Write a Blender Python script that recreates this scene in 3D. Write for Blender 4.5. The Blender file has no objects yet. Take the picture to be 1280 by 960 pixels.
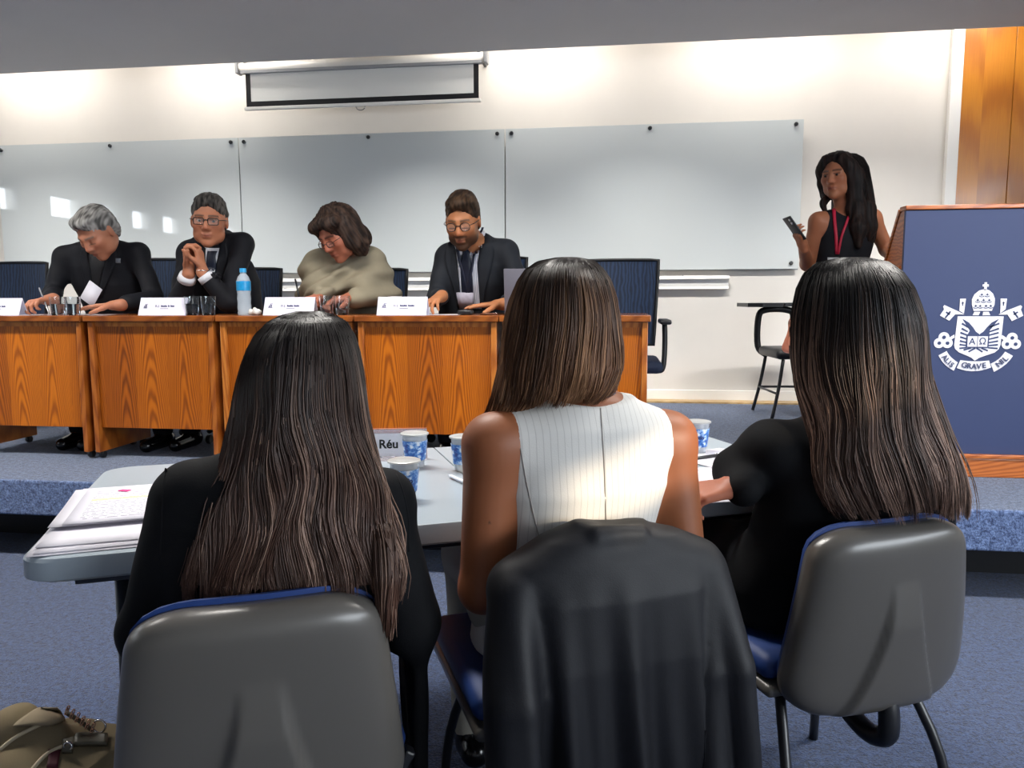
import bpy, bmesh, math, random
import numpy as np
from mathutils import Vector, Matrix
from mathutils.bvhtree import BVHTree
from mathutils import noise as mnoise

random.seed(7)
rng = np.random.default_rng(7)
SC = bpy.context.scene
COL = SC.collection
PI = math.pi

# ------------------------------------------------------------ camera
EYE = np.array([0.0, 0.0, 1.16])
YAW, PITCH, ROLL, FOC = math.radians(7.655), math.radians(6.416), math.radians(-0.196), 960.0
_r = np.array([math.cos(YAW), math.sin(YAW), 0.0])
_f0 = np.array([-math.sin(YAW), math.cos(YAW), 0.0])
_u0 = np.array([0.0, 0.0, 1.0])
CF = math.cos(PITCH) * _f0 - math.sin(PITCH) * _u0
_u = math.sin(PITCH) * _f0 + math.cos(PITCH) * _u0
CR = math.cos(ROLL) * _r + math.sin(ROLL) * _u
CU = -math.sin(ROLL) * _r + math.cos(ROLL) * _u
cam_data = bpy.data.cameras.new('camera')
cam_data.sensor_width = 36.0
cam_data.lens = 36.0 * FOC / 1280.0
cam_data.clip_start = 0.02
cam = bpy.data.objects.new('camera', cam_data)
COL.objects.link(cam)
cam.matrix_world = Matrix(((CR[0], CU[0], -CF[0], EYE[0]), (CR[1], CU[1], -CF[1], EYE[1]),
                           (CR[2], CU[2], -CF[2], EYE[2]), (0, 0, 0, 1)))
SC.camera = cam

def ray(x, y): return (x - 640) / FOC * CR - (y - 480) / FOC * CU + CF
def onZ(x, y, Z): d = ray(x, y); return EYE + d * (Z - EYE[2]) / d[2]
def onY(x, y, Y): d = ray(x, y); return EYE + d * Y / d[1]
def atD(x, y, D): return EYE + ray(x, y) * D

# ------------------------------------------------------------ world, sun, daylight, exposure
world = bpy.data.worlds.new('world'); SC.world = world; world.use_nodes = True
bgn = world.node_tree.nodes['Background']
bgn.inputs[0].default_value = (0.86, 0.93, 1.0, 1); bgn.inputs[1].default_value = 14.0
SC.view_settings.view_transform = 'Standard'
SC.view_settings.look = 'None'
SC.view_settings.exposure = 0.0
SC.view_settings.gamma = 1.0
SC.view_settings.use_curve_mapping = False

def lamp_sun(direction, energy, color, angle):
    d = bpy.data.lights.new('sun', 'SUN'); d.energy = energy; d.color = color; d.angle = math.radians(angle)
    o = bpy.data.objects.new('sun', d); COL.objects.link(o)
    o.rotation_euler = Vector(direction).to_track_quat('-Z', 'Y').to_euler()
    return o
def lamp_area(name, loc, direction, sx, sy, energy, color=(1, 1, 1), spread=180):
    d = bpy.data.lights.new(name, 'AREA'); d.shape = 'RECTANGLE'; d.size = sx; d.size_y = sy
    d.energy = energy; d.color = color; d.spread = math.radians(spread)
    o = bpy.data.objects.new(name, d); COL.objects.link(o); o.location = loc
    o.rotation_euler = Vector(direction).to_track_quat('-Z', 'Y').to_euler()
    return o
SUN_DIR = np.array([-0.80, 0.52, -0.30])
lamp_sun(SUN_DIR, 5.0, (1.0, 0.80, 0.55), 0.6)
# daylight entering through the windows of the right wall
lamp_area('daylight_right', (4.38, -0.2, 1.75), (-1, 0.1, -0.25), 5.6, 1.5, 380, (0.86, 0.93, 1.0))
# added fill, unseen: hall ceiling fixtures and stage wall washers (built further down)
FILL_LAMPS = [(-3.4, 2.35), (-0.9, 2.35), (1.6, 2.35)]
FILL_WASHERS = [-4.6, -3.0, -1.4, .2, 1.8]
for _x, _y in FILL_LAMPS: lamp_area('added_ceiling_fill', (_x, _y, 2.80), (0, 0, -1), 1.1, .26, 56, (1.0, .96, .9), 128)
for _x in FILL_WASHERS: lamp_area('added_wall_fill', (_x, 4.015, 2.815), (0, 1.0, -1.1),   .5, .05, 11.0, (1.0, .97, .93), 62)

# ------------------------------------------------------------ mesh helpers
def tag(o, label, cat, group=None):
    o['label'] = label; o['category'] = cat
    if group: o['group'] = group
    return o
def thing(name, label, cat, loc=(0, 0, 0), rz=0.0, group=None):
    o = bpy.data.objects.new(name, None); COL.objects.link(o)
    o.location = loc; o.rotation_euler = (0, 0, rz); o.empty_display_size = .1
    return tag(o, label, cat, group)
def part_label(o, label): o['label'] = label; return o
def root_loc(p):
    while p.parent: p = p.parent
    return np.array(p.location)
def np_mesh(name, V, Q, mats, parent=None, world=False, smooth=False, col=None, midx=None, tris=None):
    """V (n,3) verts, Q (m,4) quads, tris (k,3)."""
    V = np.asarray(V, float)
    if world and parent is not None: V = V - root_loc(parent)
    me = bpy.data.meshes.new(name)
    Q = np.asarray(Q, np.int32).reshape(-1, 4)
    T = np.asarray(tris if tris is not None else [], np.int32).reshape(-1, 3)
    me.vertices.add(len(V)); me.vertices.foreach_set('co', V.astype(np.float32).ravel())
    li = np.concatenate([Q.ravel(), T.ravel()]).astype(np.int32)
    me.loops.add(len(li)); me.loops.foreach_set('vertex_index', li)
    ls = np.concatenate([np.arange(len(Q)) * 4, len(Q) * 4 + np.arange(len(T)) * 3]).astype(np.int32)
    me.polygons.add(len(ls)); me.polygons.foreach_set('loop_start', ls)
    if midx is not None: me.polygons.foreach_set('material_index', np.asarray(midx, np.int32))
    me.update(calc_edges=True); me.validate()
    if smooth: me.polygons.foreach_set('use_smooth', np.ones(len(me.polygons), bool))
    if col is not None:
        a = me.color_attributes.new('Col', 'FLOAT_COLOR', 'POINT')
        c = np.ones((len(V), 4), np.float32); c[:, :3] = col
        a.data.foreach_set('color', c.ravel())
    return link(name, me, mats, parent)
def link(name, me, mats, parent=None):
    o = bpy.data.objects.new(name, me); COL.objects.link(o)
    for m in (mats if isinstance(mats, (list, tuple)) else [mats]): me.materials.append(m)
    if parent is not None: o.parent = parent
    return o
def bm_obj(name, bm, mats, parent=None, smooth=False, world=False):
    if world and parent is not None: bmesh.ops.translate(bm, vec=-Vector(root_loc(parent)), verts=bm.verts)
    bmesh.ops.recalc_face_normals(bm, faces=bm.faces)
    me = bpy.data.meshes.new(name); bm.to_mesh(me); bm.free()
    if smooth:
        me.polygons.foreach_set('use_smooth', np.ones(len(me.polygons), bool))
        try: me.set_sharp_from_angle(angle=math.radians(smooth if smooth > 1 else 40))
        except Exception: pass
    return link(name, me, mats, parent)
def add_box(bm, x0, x1, y0, y1, z0, z1, bevel=0.0, seg=2, M=None):
    vs = [bm.verts.new((x, y, z)) for z in (z0, z1) for y in (y0, y1) for x in (x0, x1)]
    fs = [bm.faces.new([vs[i] for i in f]) for f in ((0, 2, 3, 1), (4, 5, 7, 6), (0, 1, 5, 4), (2, 6, 7, 3), (0, 4, 6, 2), (1, 3, 7, 5))]
    if bevel:
        es = list({e for f in fs for e in f.edges})
        r = bmesh.ops.bevel(bm, geom=es, offset=bevel, segments=seg, profile=.5, affect='EDGES', clamp_overlap=True)
        vs = list({v for f in r['faces'] for v in f.verts} | {v for v in vs if v.is_valid})
    if M is not None: bmesh.ops.transform(bm, matrix=M, verts=[v for v in vs if v.is_valid])
    return vs
def box(name, x0, x1, y0, y1, z0, z1, mat, parent=None, bevel=0.0, world=False, seg=2):
    bm = bmesh.new(); add_box(bm, x0, x1, y0, y1, z0, z1, bevel, seg)
    return bm_obj(name, bm, mat, parent, smooth=20 if bevel else False, world=world)
def tube_arrays(P, r, n=8, closed=False, caps=True):
    P = np.asarray(P, float); K = len(P)
    r = np.full(K, r) if np.isscalar(r) else np.asarray(r, float)
    T = np.gradient(P, axis=0) if not closed else np.roll(P, -1, 0) - np.roll(P, 1, 0)
    T /= np.linalg.norm(T, axis=1)[:, None] + 1e-12
    up = np.array([0, 0, 1.0]) if abs(T[0][2]) < .9 else np.array([1.0, 0, 0])
    N = np.zeros_like(P); a = np.cross(T[0], up); a /= np.linalg.norm(a)
    for i in range(K):
        a = a - T[i] * (a @ T[i]); a /= np.linalg.norm(a) + 1e-12; N[i] = a
    B = np.cross(T, N)
    th = np.arange(n) * 2 * PI / n
    V = P[:, None] + r[:, None, None] * (np.cos(th)[None, :, None] * N[:, None] + np.sin(th)[None, :, None] * B[:, None])
    V = V.reshape(-1, 3)
    Q = []
    for i in range(K if closed else K - 1):
        j = (i + 1) % K
        for k in range(n):
            l = (k + 1) % n
            Q.append((i * n + k, j * n + k, j * n + l, i * n + l))
    tri = []
    if caps and not closed:
        c0, c1 = len(V), len(V) + 1
        V = np.vstack([V, P[0], P[-1]])
        for k in range(n):
            l = (k + 1) % n
            tri += [(c0, k, l), (c1, (K - 1) * n + l, (K - 1) * n + k)]
    return V, np.array(Q), np.array(tri).reshape(-1, 3)
def smooth_path(pts, sub=6):
    P = np.asarray(pts, float); out = []
    Pe = np.vstack([2 * P[0] - P[1], P, 2 * P[-1] - P[-2]])
    for i in range(1, len(Pe) - 2):
        for t in np.linspace(0, 1, sub, endpoint=False):
            a, b, c, d = Pe[i - 1:i + 3]
            out.append(.5 * (2 * b + (c - a) * t + (2 * a - 5 * b + 4 * c - d) * t * t + (3 * b - a - 3 * c + d) * t ** 3))
    out.append(P[-1]); return np.array(out)
def tube(name, pts, r, mat, parent=None, n=8, sub=0, world=False, closed=False):
    P = smooth_path(pts, sub) if sub else np.asarray(pts, float)
    V, Q, T = tube_arrays(P, r, n, closed)
    return np_mesh(name, V, Q, mat, parent, world, True, tris=T)
def multi_tube(name, paths, mat, parent=None, n=8, world=False):
    """several tubes that form ONE part (a bent frame)."""
    VV, QQ, TT, o = [], [], [], 0
    for pts, r in paths:
        V, Q, T = tube_arrays(pts, r, n); VV.append(V); QQ.append(Q + o); TT.append(T + o); o += len(V)
    return np_mesh(name, np.vstack(VV), np.vstack(QQ), mat, parent, world, True, tris=np.vstack(TT))
def lathe(name, prof, mat, parent=None, n=24, loc=(0, 0, 0), smooth=35, world=False):
    """prof: list of (r, z)."""
    bm = bmesh.new(); rings = []
    for r, z in prof:
        if r < 1e-6: rings.append([bm.verts.new((loc[0], loc[1], loc[2] + z))])
        else: rings.append([bm.verts.new((loc[0] + r * math.cos(2 * PI * k / n), loc[1] + r * math.sin(2 * PI * k / n), loc[2] + z)) for k in range(n)])
    for A, B in zip(rings[:-1], rings[1:]):
        for k in range(n):
            l = (k + 1) % n
            f = [A[k % len(A)], A[l % len(A)], B[l % len(B)], B[k % len(B)]]
            f = list(dict.fromkeys(f))
            if len(f) > 2:
                try: bm.faces.new(f)
                except ValueError: pass
    return bm_obj(name, bm, mat, parent, smooth=smooth, world=world)
def extrude_poly(name, pts, depth, mat, parent=None, M=None, world=False, bevel=0):
    """flat outline (x,z) extruded along +y by depth."""
    bm = bmesh.new()
    a = [bm.verts.new((p[0], 0, p[1])) for p in pts]
    f = bm.faces.new(a)
    r = bmesh.ops.extrude_face_region(bm, geom=[f])
    bmesh.ops.translate(bm, vec=(0, depth, 0), verts=[v for v in r['geom'] if isinstance(v, bmesh.types.BMVert)])
    if bevel: bmesh.ops.bevel(bm, geom=list(bm.edges), offset=bevel, segments=2, affect='EDGES', clamp_overlap=True)
    if M is not None: bmesh.ops.transform(bm, matrix=M, verts=bm.verts)
    return bm_obj(name, bm, mat, parent, world=world, smooth=30 if bevel else False)
def rounded_rect(w, h, r, n=5, cx=0, cy=0):
    P = []
    for sx, sy, a0 in ((1, 1, 0), (-1, 1, 90), (-1, -1, 180), (1, -1, 270)):
        for k in range(n + 1):
            a = math.radians(a0 + 90 * k / n)
            P.append((cx + sx * (w / 2 - r) + r * math.cos(a), cy + sy * (h / 2 - r) + r * math.sin(a)))
    return P
def text_mesh(name, s, size, mat, parent, M, depth=0.0004, bold=0.0, align='CENTER', space=1.0):
    c = bpy.data.curves.new(name, 'FONT'); c.body = s; c.size = size; c.align_x = align; c.align_y = 'CENTER'
    c.extrude = depth; c.offset = bold; c.space_character = space; c.resolution_u = 3
    t = bpy.data.objects.new(name, c); COL.objects.link(t)
    dg = bpy.context.evaluated_depsgraph_get()
    me = bpy.data.meshes.new_from_object(t.evaluated_get(dg)); me.name = name
    bpy.data.objects.remove(t); bpy.data.curves.remove(c)
    me.transform(M)
    me.materials.clear()
    return link(name, me, mat, parent)
def copy_tree(o, parent=None):
    c = o.copy(); COL.objects.link(c); c.parent = parent
    for ch in list(o.children): copy_tree(ch, c)
    return c

# ------------------------------------------------------------ materials
def srgb(h):
    if isinstance(h, str):
        h = h.lstrip('#'); v = [int(h[i:i + 2], 16) / 255 for i in (0, 2, 4)]
    else: v = [x / 255 for x in h]
    return np.array([x / 12.92 if x <= .04045 else ((x + .055) / 1.055) ** 2.4 for x in v])
class NT:
    def __init__(s, name):
        s.m = bpy.data.materials.new(name); s.m.use_nodes = True
        s.t = s.m.node_tree; s.b = s.t.nodes['Principled BSDF']
    def n(s, kind, **kw):
        nd = s.t.nodes.new(kind)
        for k, v in kw.items(): setattr(nd, k, v)
        return nd
    def l(s, a, b): s.t.links.new(a, b)
    def math(s, op, a, b=None, clamp=False):
        nd = s.n('ShaderNodeMath', operation=op, use_clamp=clamp)
        for i, v in enumerate((a, b)):
            if v is None: continue
            if isinstance(v, (int, float)): nd.inputs[i].default_value = v
            else: s.l(v, nd.inputs[i])
        return nd.outputs[0]
    def mix(s, fac, a, b):
        nd = s.n('ShaderNodeMix', data_type='RGBA')
        for i, v in ((0, fac), (6, a), (7, b)):
            if isinstance(v, (int, float)): nd.inputs[i].default_value = v
            elif hasattr(v, 'is_linked') or hasattr(v, 'links'): s.l(v, nd.inputs[i])
            else: nd.inputs[i].default_value = (*v[:3], 1)
        return nd.outputs[2]
    def noise(s, scale, detail=3, coord=None, rough=.5):
        nd = s.n('ShaderNodeTexNoise'); nd.inputs['Scale'].default_value = scale; nd.inputs['Detail'].default_value = detail
        nd.inputs['Roughness'].default_value = rough
        if coord is not None: s.l(coord, nd.inputs['Vector'])
        return nd.outputs[0]
    def obj_coord(s): return s.n('ShaderNodeTexCoord').outputs['Object']
    def scale(s, v, sc):
        nd = s.n('ShaderNodeMapping'); nd.inputs['Scale'].default_value = sc; s.l(v, nd.inputs['Vector']); return nd.outputs[0]
    def bump(s, h, strength, dist=.01):
        nd = s.n('ShaderNodeBump'); nd.inputs['Strength'].default_value = strength; nd.inputs['Distance'].default_value = dist
        s.l(h, nd.inputs['Height']); s.l(nd.outputs[0], s.b.inputs['Normal'])
    def ramp(s, fac, stops):
        nd = s.n('ShaderNodeValToRGB'); el = nd.color_ramp.elements
        while len(el) < len(stops): el.new(.5)
        for e, (p, c) in zip(el, stops): e.position = p; e.color = (*c[:3], 1)
        s.l(fac, nd.inputs[0]); return nd.outputs[0]
    def set(s, **kw):
        for k, v in kw.items():
            k = k.replace('_', ' ')
            i = s.b.inputs[k]
            if hasattr(v, 'links'): s.l(v, i)
            elif isinstance(v, (int, float)): i.default_value = v
            else: i.default_value = (*v[:3], 1) if i.type == 'RGBA' else v
        return s
def mat(name, color, rough=.5, metal=0.0, spec=.5, noise=0.0, nscale=30, bump=0.0, bscale=200, coat=0.0, **kw):
    t = NT(name); c = srgb(color) if not isinstance(color, np.ndarray) else color
    t.set(Base_Color=c, Roughness=rough, Metallic=metal)
    t.b.inputs['Specular IOR Level'].default_value = spec
    if coat: t.b.inputs['Coat Weight'].default_value = coat; t.b.inputs['Coat Roughness'].default_value = .05
    oc = t.obj_coord()
    if noise:
        n = t.noise(nscale, 4, oc); t.set(Base_Color=t.mix(n, c * (1 - noise), np.minimum(c * (1 + noise), 1)))
    if bump: t.bump(t.noise(bscale, 3, oc), bump, .002)
    return t.m
def mat_vcol(name, rough=.5, spec=.4, sss=0.0, bump=0.0, bscale=300, aniso=0.0):
    t = NT(name); a = t.n('ShaderNodeAttribute', attribute_name='Col')
    t.set(Base_Color=a.outputs['Color'], Roughness=rough); t.b.inputs['Specular IOR Level'].default_value = spec
    if sss:
        t.b.inputs['Subsurface Weight'].default_value = sss
        t.b.inputs['Subsurface Radius'].default_value = (.012, .005, .003); t.b.inputs['Subsurface Scale'].default_value = 1.0
    if bump: t.bump(t.noise(bscale, 3, t.obj_coord()), bump, .001)
    if aniso: t.b.inputs['Anisotropic'].default_value = aniso
    return t.m
def mat_emit(name, color, strength):
    t = NT(name); t.set(Base_Color=srgb(color)); t.b.inputs['Emission Color'].default_value = (*srgb(color), 1)
    t.b.inputs['Emission Strength'].default_value = strength; return t.m
def mat_glass(name, color='#ffffff', rough=.02, ior=1.45, alpha=1.0):
    t = NT(name); t.set(Base_Color=srgb(color), Roughness=rough, IOR=ior); t.b.inputs['Transmission Weight'].default_value = alpha; return t.m
def mat_clear(name, color, alpha, rough=.08):
    """thin clear plastic: part see-through, part glossy."""
    t = NT(name); t.set(Base_Color=srgb(color), Roughness=rough, Alpha=alpha); return t.m
def mat_wood(name, dark, mid, light, strip=.17, K=9.0, freq=34.0, rough=.32, along='Z', across='X', coat=.25):
    """veneer strips with cathedral figure: arches are contours of (along - K*u^2)."""
    t = NT(name); sep = t.n('ShaderNodeSeparateXYZ'); t.l(t.obj_coord(), sep.inputs[0])
    A, X = sep.outputs[along], sep.outputs[across]
    q = t.math('DIVIDE', t.math('ADD', X, 5.03), strip)
    oi = t.n('ShaderNodeObjectInfo'); so = t.n('ShaderNodeSeparateXYZ'); t.l(oi.outputs['Location'], so.inputs[0])
    idx = t.math('ADD', t.math('FLOOR', q), t.math('MULTIPLY', so.outputs[0], 17.31))
    wn = t.n('ShaderNodeTexWhiteNoise', noise_dimensions='1D'); t.l(idx, wn.inputs['W']); rnd = wn.outputs['Value']
    n1 = t.noise(1.0, 3, t.scale(t.obj_coord(), {'Z': (9, 9, 1.6), 'X': (1.6, 9, 9)}[along]))
    u = t.math('SUBTRACT', t.math('FRACT', q), t.math('ADD', .35, t.math('MULTIPLY', rnd, .3)))
    u2 = t.math('MULTIPLY', t.math('MULTIPLY', u, u), K * .2)
    h = t.math('ADD', t.math('ADD', t.math('MULTIPLY', A, .5), u2), t.math('ADD', t.math('MULTIPLY', rnd, 3.1), t.math('MULTIPLY', n1, .22)))
    s = t.math('SINE', t.math('MULTIPLY', h, freq * 3.2))
    s = t.math('ADD', t.math('MULTIPLY', s, .5), .5)
    s = t.math('POWER', s, 1.6)
    fine = t.noise(1.0, 4, t.scale(t.obj_coord(), {'Z': (260, 260, 5), 'X': (5, 260, 260)}[along]), .6)
    f = t.math('ADD', t.math('MULTIPLY', s, .42), t.math('ADD', t.math('MULTIPLY', fine, .5), t.math('MULTIPLY', t.math('SUBTRACT', rnd, .5), .35)), True)
    c = t.ramp(f, [(0.1, srgb(light)), (.45, srgb(mid)), (.95, srgb(dark))])
    t.set(Base_Color=c, Roughness=rough)
    if coat: t.b.inputs['Coat Weight'].default_value = coat; t.b.inputs['Coat Roughness'].default_value = .12
    t.bump(fine, .06, .001)
    return t.m
def mat_carpet(name, c0, c1, bs=150):
    t = NT(name); oc = t.obj_coord()
    n = t.noise(bs, 4, oc, .7); n2 = t.noise(2.2, 3, oc); n3 = t.noise(bs * .35, 2, oc, .6)
    f = t.math('ADD', t.math('MULTIPLY', n, .65), t.math('MULTIPLY', n3, .35))
    c = t.ramp(f, [(.40, srgb(c0)), (.60, srgb(c1))])
    c = t.mix(t.math('MULTIPLY', n2, .22), c, srgb(c0))
    t.set(Base_Color=c, Roughness=.95); t.b.inputs['Specular IOR Level'].default_value = .1
    t.b.inputs['Sheen Weight'].default_value = .25
    t.bump(f, 1.0, .014)
    return t.m
# ============================================================ materials in use
S = 0.36                       # stage height above the hall floor
M_wall = mat('plaster_warm_white', '#d6d1ca', .85, noise=.03, nscale=6, bump=.05, bscale=120)
M_wall_room = mat('plaster_room', '#c9c7c3', .9, noise=.03, nscale=5)
M_ceil = mat('ceiling_grey', '#bebcbd', .9, noise=.04, nscale=2)
M_white = mat('white_paint', '#e6e4df', .45)
M_board = mat('glass_whiteboard', '#c4c9c9', .03, spec=.7)
M_black = mat('black_plastic', '#121317', .42)
M_blackmetal = mat('black_metal', '#15161a', .35, spec=.6)
M_chrome = mat('chrome', '#c8c8c8', .15, metal=1)
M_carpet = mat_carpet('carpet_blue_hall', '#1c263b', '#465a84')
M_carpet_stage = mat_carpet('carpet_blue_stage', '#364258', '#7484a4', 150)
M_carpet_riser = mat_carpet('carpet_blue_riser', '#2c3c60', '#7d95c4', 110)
M_stripwood = mat_wood('light_floor_wood', '#96764c', '#b3935f', '#c6a878', strip=.3, along='X', across='Y', rough=.5)
M_wood = mat_wood('desk_veneer', '#5e2908', '#9e510d', '#c66e14')
M_woodedge = mat_wood('desk_edge_wood', '#7a3b12', '#a25a20', '#bd7430', strip=.4, freq=20)
M_woodtop = mat_wood('desk_top_wood', '#55280f', '#7c4118', '#93521f', strip=.3, along='X', across='Y', rough=.25)
M_panelwood = mat_wood('wall_panel_wood', '#8a4c0c', '#a96410', '#bf7a1c', strip=.345, K=1.2, freq=7, rough=.3)
M_lectwood = mat_wood('lectern_wood', '#8a4314', '#b9652a', '#cf7c3c', strip=.5, along='X', across='Z', rough=.35)
M_navy = mat('lectern_navy', '#2d3a62', .55, noise=.05, nscale=4)

# ============================================================ the room
def struct(o): o['kind'] = 'structure'; return o
XL, XR, YF, YB, ZC = -6.0, 4.5, 6.05, -4.0, 2.85
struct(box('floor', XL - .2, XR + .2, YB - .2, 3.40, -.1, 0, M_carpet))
st = struct(thing('stage_platform', 'raised stage platform covered in blue carpet', 'stage', (0, 3.03, 0)))
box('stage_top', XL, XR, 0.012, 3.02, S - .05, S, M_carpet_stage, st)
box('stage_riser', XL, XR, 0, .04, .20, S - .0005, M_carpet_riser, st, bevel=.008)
box('stage_slab', XL, XR, .04, 3.02, .20, S - .05, M_black, st)
box('stage_recess', XL, XR, .34, .40, 0, .20, M_black, st)
def wall_with_holes(name, axis, pos, thick, a0, a1, z0, z1, holes, m):
    """holes: list of (a0,a1,z0,z1); axis 'x' = wall plane at x=pos running along y."""
    bm = bmesh.new()
    As = sorted({a0, a1} | {h[0] for h in holes} | {h[1] for h in holes})
    Zs = sorted({z0, z1} | {h[2] for h in holes} | {h[3] for h in holes})
    for i in range(len(As) - 1):
        for j in range(len(Zs) - 1):
            ca, cz = (As[i] + As[i + 1]) / 2, (Zs[j] + Zs[j + 1]) / 2
            if any(h[0] < ca < h[1] and h[2] < cz < h[3] for h in holes): continue
            if axis == 'x': add_box(bm, min(pos, pos + thick), max(pos, pos + thick), As[i], As[i + 1], Zs[j], Zs[j + 1])
            else: add_box(bm, As[i], As[i + 1], min(pos, pos + thick), max(pos, pos + thick), Zs[j], Zs[j + 1])
    return struct(bm_obj(name, bm, m))
ZT = 3.35
struct(box('wall_front', XL - .2, XR + .2, YF, YF + .2, 0, ZT, M_wall))
# clerestory openings of the left wall: seen mirrored in the glass board, so unfold the mirror at y=5.985
lw = []
for xa, xb in ((-14, 30), (64, 107), (117, 152), (165, 193), (203, 230), (240, 262), (274, 300)):
    ya, yb = [2 * 5.985 - (XL / ray(x, 255)[0]) * ray(x, 255)[1] for x in (xa, xb)]
    lw.append((min(ya, yb), max(ya, yb), 2.02, 2.30))
wall_with_holes('wall_left', 'x', XL, -.2, YB - .2, YF, 0, ZT, lw, M_wall_room)
rw = [(-3.2, -2.3, 1.0, 2.6), (-1.80, -.98, 2.43, 2.64), (-.85, -.3, 1.0, 2.6), (-.2, .7, 1.0, 2.6), (.8, 1.7, 1.0, 2.6), (1.8, 2.7, 1.0, 2.6)]  # the small high opening is shaped to let in only a narrow sunbeam
wall_with_holes('wall_right', 'x', XR, .2, YB - .2, YF, 0, ZT, rw, M_wall_room)
struct(box('wall_rear', XL, XR, YB - .2, YB, 0, ZT, M_wall_room))
ceil = struct(box('ceiling', XL - .2, XR + .2, YB - .2, 5.45, ZC, ZC + .5, M_ceil))
struct(box('ceiling_slot', XL - .2, XR + .2, 5.45, YF + .2, ZT, ZT + .1, M_white))
struct(box('baseboard_front', XL, 2.41, YF - .022, YF, S, S + .085, M_white, bevel=.004))
struct(box('trim_1', XL, 3.2, YF - .16, YF - .023, S, S + .012, M_stripwood))
struct(box('trim_2', 2.335, 2.412, YF - .05, YF, S, ZT, M_white, bevel=.004))
wp = struct(thing('wall_panel', 'orange wood panelling on the front wall', 'panel', (2.412, YF, S)))
for i in range(6): box('plank', i * .345, i * .345 + .341, -.034, 0, 0, ZT - S, M_panelwood, wp, bevel=.002)
M_frame = mat('window_frame_grey', '#8d8f92', .4)
M_shade = mat('roller_shade_cream', '#cfcabd', .9)
wi = 0
for (a, b, z0, z1), side in [(h, 'L') for h in lw] + [(h, 'R') for h in rw]:
    wi += 1
    X0 = {'L': XL - .09, 'R': XR + .05}.get(side)
    w = thing('window_%d' % wi, 'window', 'window', (X0, (a + b) / 2, z0) if side != 'B' else ((a + b) / 2, YB - .09, z0))
    del w['label'], w['category']; struct(w)
    hw, hh = (b - a) / 2, z1 - z0
    for nm, q in (('frame_rail', (-hw, hw, 0, .035)), ('frame_rail', (-hw, hw, hh - .035, hh)), ('frame_stile', (-hw, -hw + .035, .035, hh - .035)), ('frame_stile', (hw - .035, hw, .035, hh - .035))):
        if side == 'B': box(nm, q[0], q[1], 0, .05, q[2], q[3], M_frame, w)
        else: box(nm, 0, .05, q[0], q[1], q[2], q[3], M_frame, w)
# unseen roller shades added to block the sun, one rolled up to admit it
for i, (a, b, z0, z1) in enumerate(rw):
    gap = (i == 1)
    sh = thing('added_sun_shade', 'added cream roller shade, out of view, blocking the sun at a side window', 'blind', (XR - .03, (a + b) / 2, z1 + .03), group='added sun-blocking shades on the side wall') if not gap else \
        thing('added_sun_shade', 'added cream roller shade, out of view, rolled up to let the sun in', 'blind', (XR - .03, (a + b) / 2, z1 + .03))
    tube('shade_roll', [(0, -(b - a) / 2 - .03, .02), (0, (b - a) / 2 + .03, .02)], .028, M_shade, sh, 10)
    drop = .0 if gap else 1.58
    box('shade_fabric', -.003, .0, -(b - a) / 2 - .02, (b - a) / 2 + .02, -drop, .02, M_shade, sh)
    box('bottom_bar', -.008, .006, -(b - a) / 2 - .02, (b - a) / 2 + .02, -drop - .025, -drop, M_frame, sh)

# lamps hidden in the slot above the soffit edge, washing the front wall
M_tube = mat_emit('lamp_tube_glow', '#fff2e2', 6.0)
for i, xc in enumerate((-4.75, -3.1, -.6, 1.0, 2.4)):
    t = thing('slot_lamp', 'slim white tube lamp in the ceiling slot above the front wall', 'lamp', (xc, 5.62, 3.259), group='tube lamps in the ceiling slot')
    box('housing', -.62, .62, -.05, .05, .03, .09, M_white, t, bevel=.006)
    tube('lamp_tube', [(-.58, 0, .012), (.58, 0, .012)], .013, M_tube, t, 10)
    lamp_area('slot_light', (xc, 5.62, 3.235), (0, .2, -1), .9, .05, 11, (1.0, .95, .88))

M_louvre = mat('lamp_louvre', '#b8b8b4', .6)
for _x, _y in FILL_LAMPS:  # housings for the added hall fill light, out of view
    t = thing('added_fill_lamp', 'added louvred fill lamp on the hall ceiling, out of view', 'lamp', (_x, _y, ZC), group='added louvred fill lamps')
    for sy in (-1, 1): box('side_rail', -.6, .6, sy * .15 - .01, sy * .15 + .01, -.045, 0, M_white, t)
    for sx in (-1, 1): box('end_rail', sx * .6 - .01, sx * .6 + .01, -.16, .16, -.045, 0, M_white, t)
    for k in range(9): box('louvre', -.53 + k * .1325 - .002, -.53 + k * .1325 + .002, -.139, .139, -.04, -.012, M_louvre, t)

for _x in FILL_WASHERS:  # housings for the fill light added to brighten the stage wall
    t = thing('added_washer_lamp', 'added slim fill lamp, out of view, brightening the stage wall', 'lamp', (_x, 4.0, ZC), group='added wall fill lamps')
    bm = bmesh.new(); add_box(bm, -.28, .28, -.03, .0, -.045, 0, .004, 2); bm_obj('housing', bm, M_white, t)
    box('reflector', -.28, .28, .001, .03, -.012, 0, M_white, t)

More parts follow.
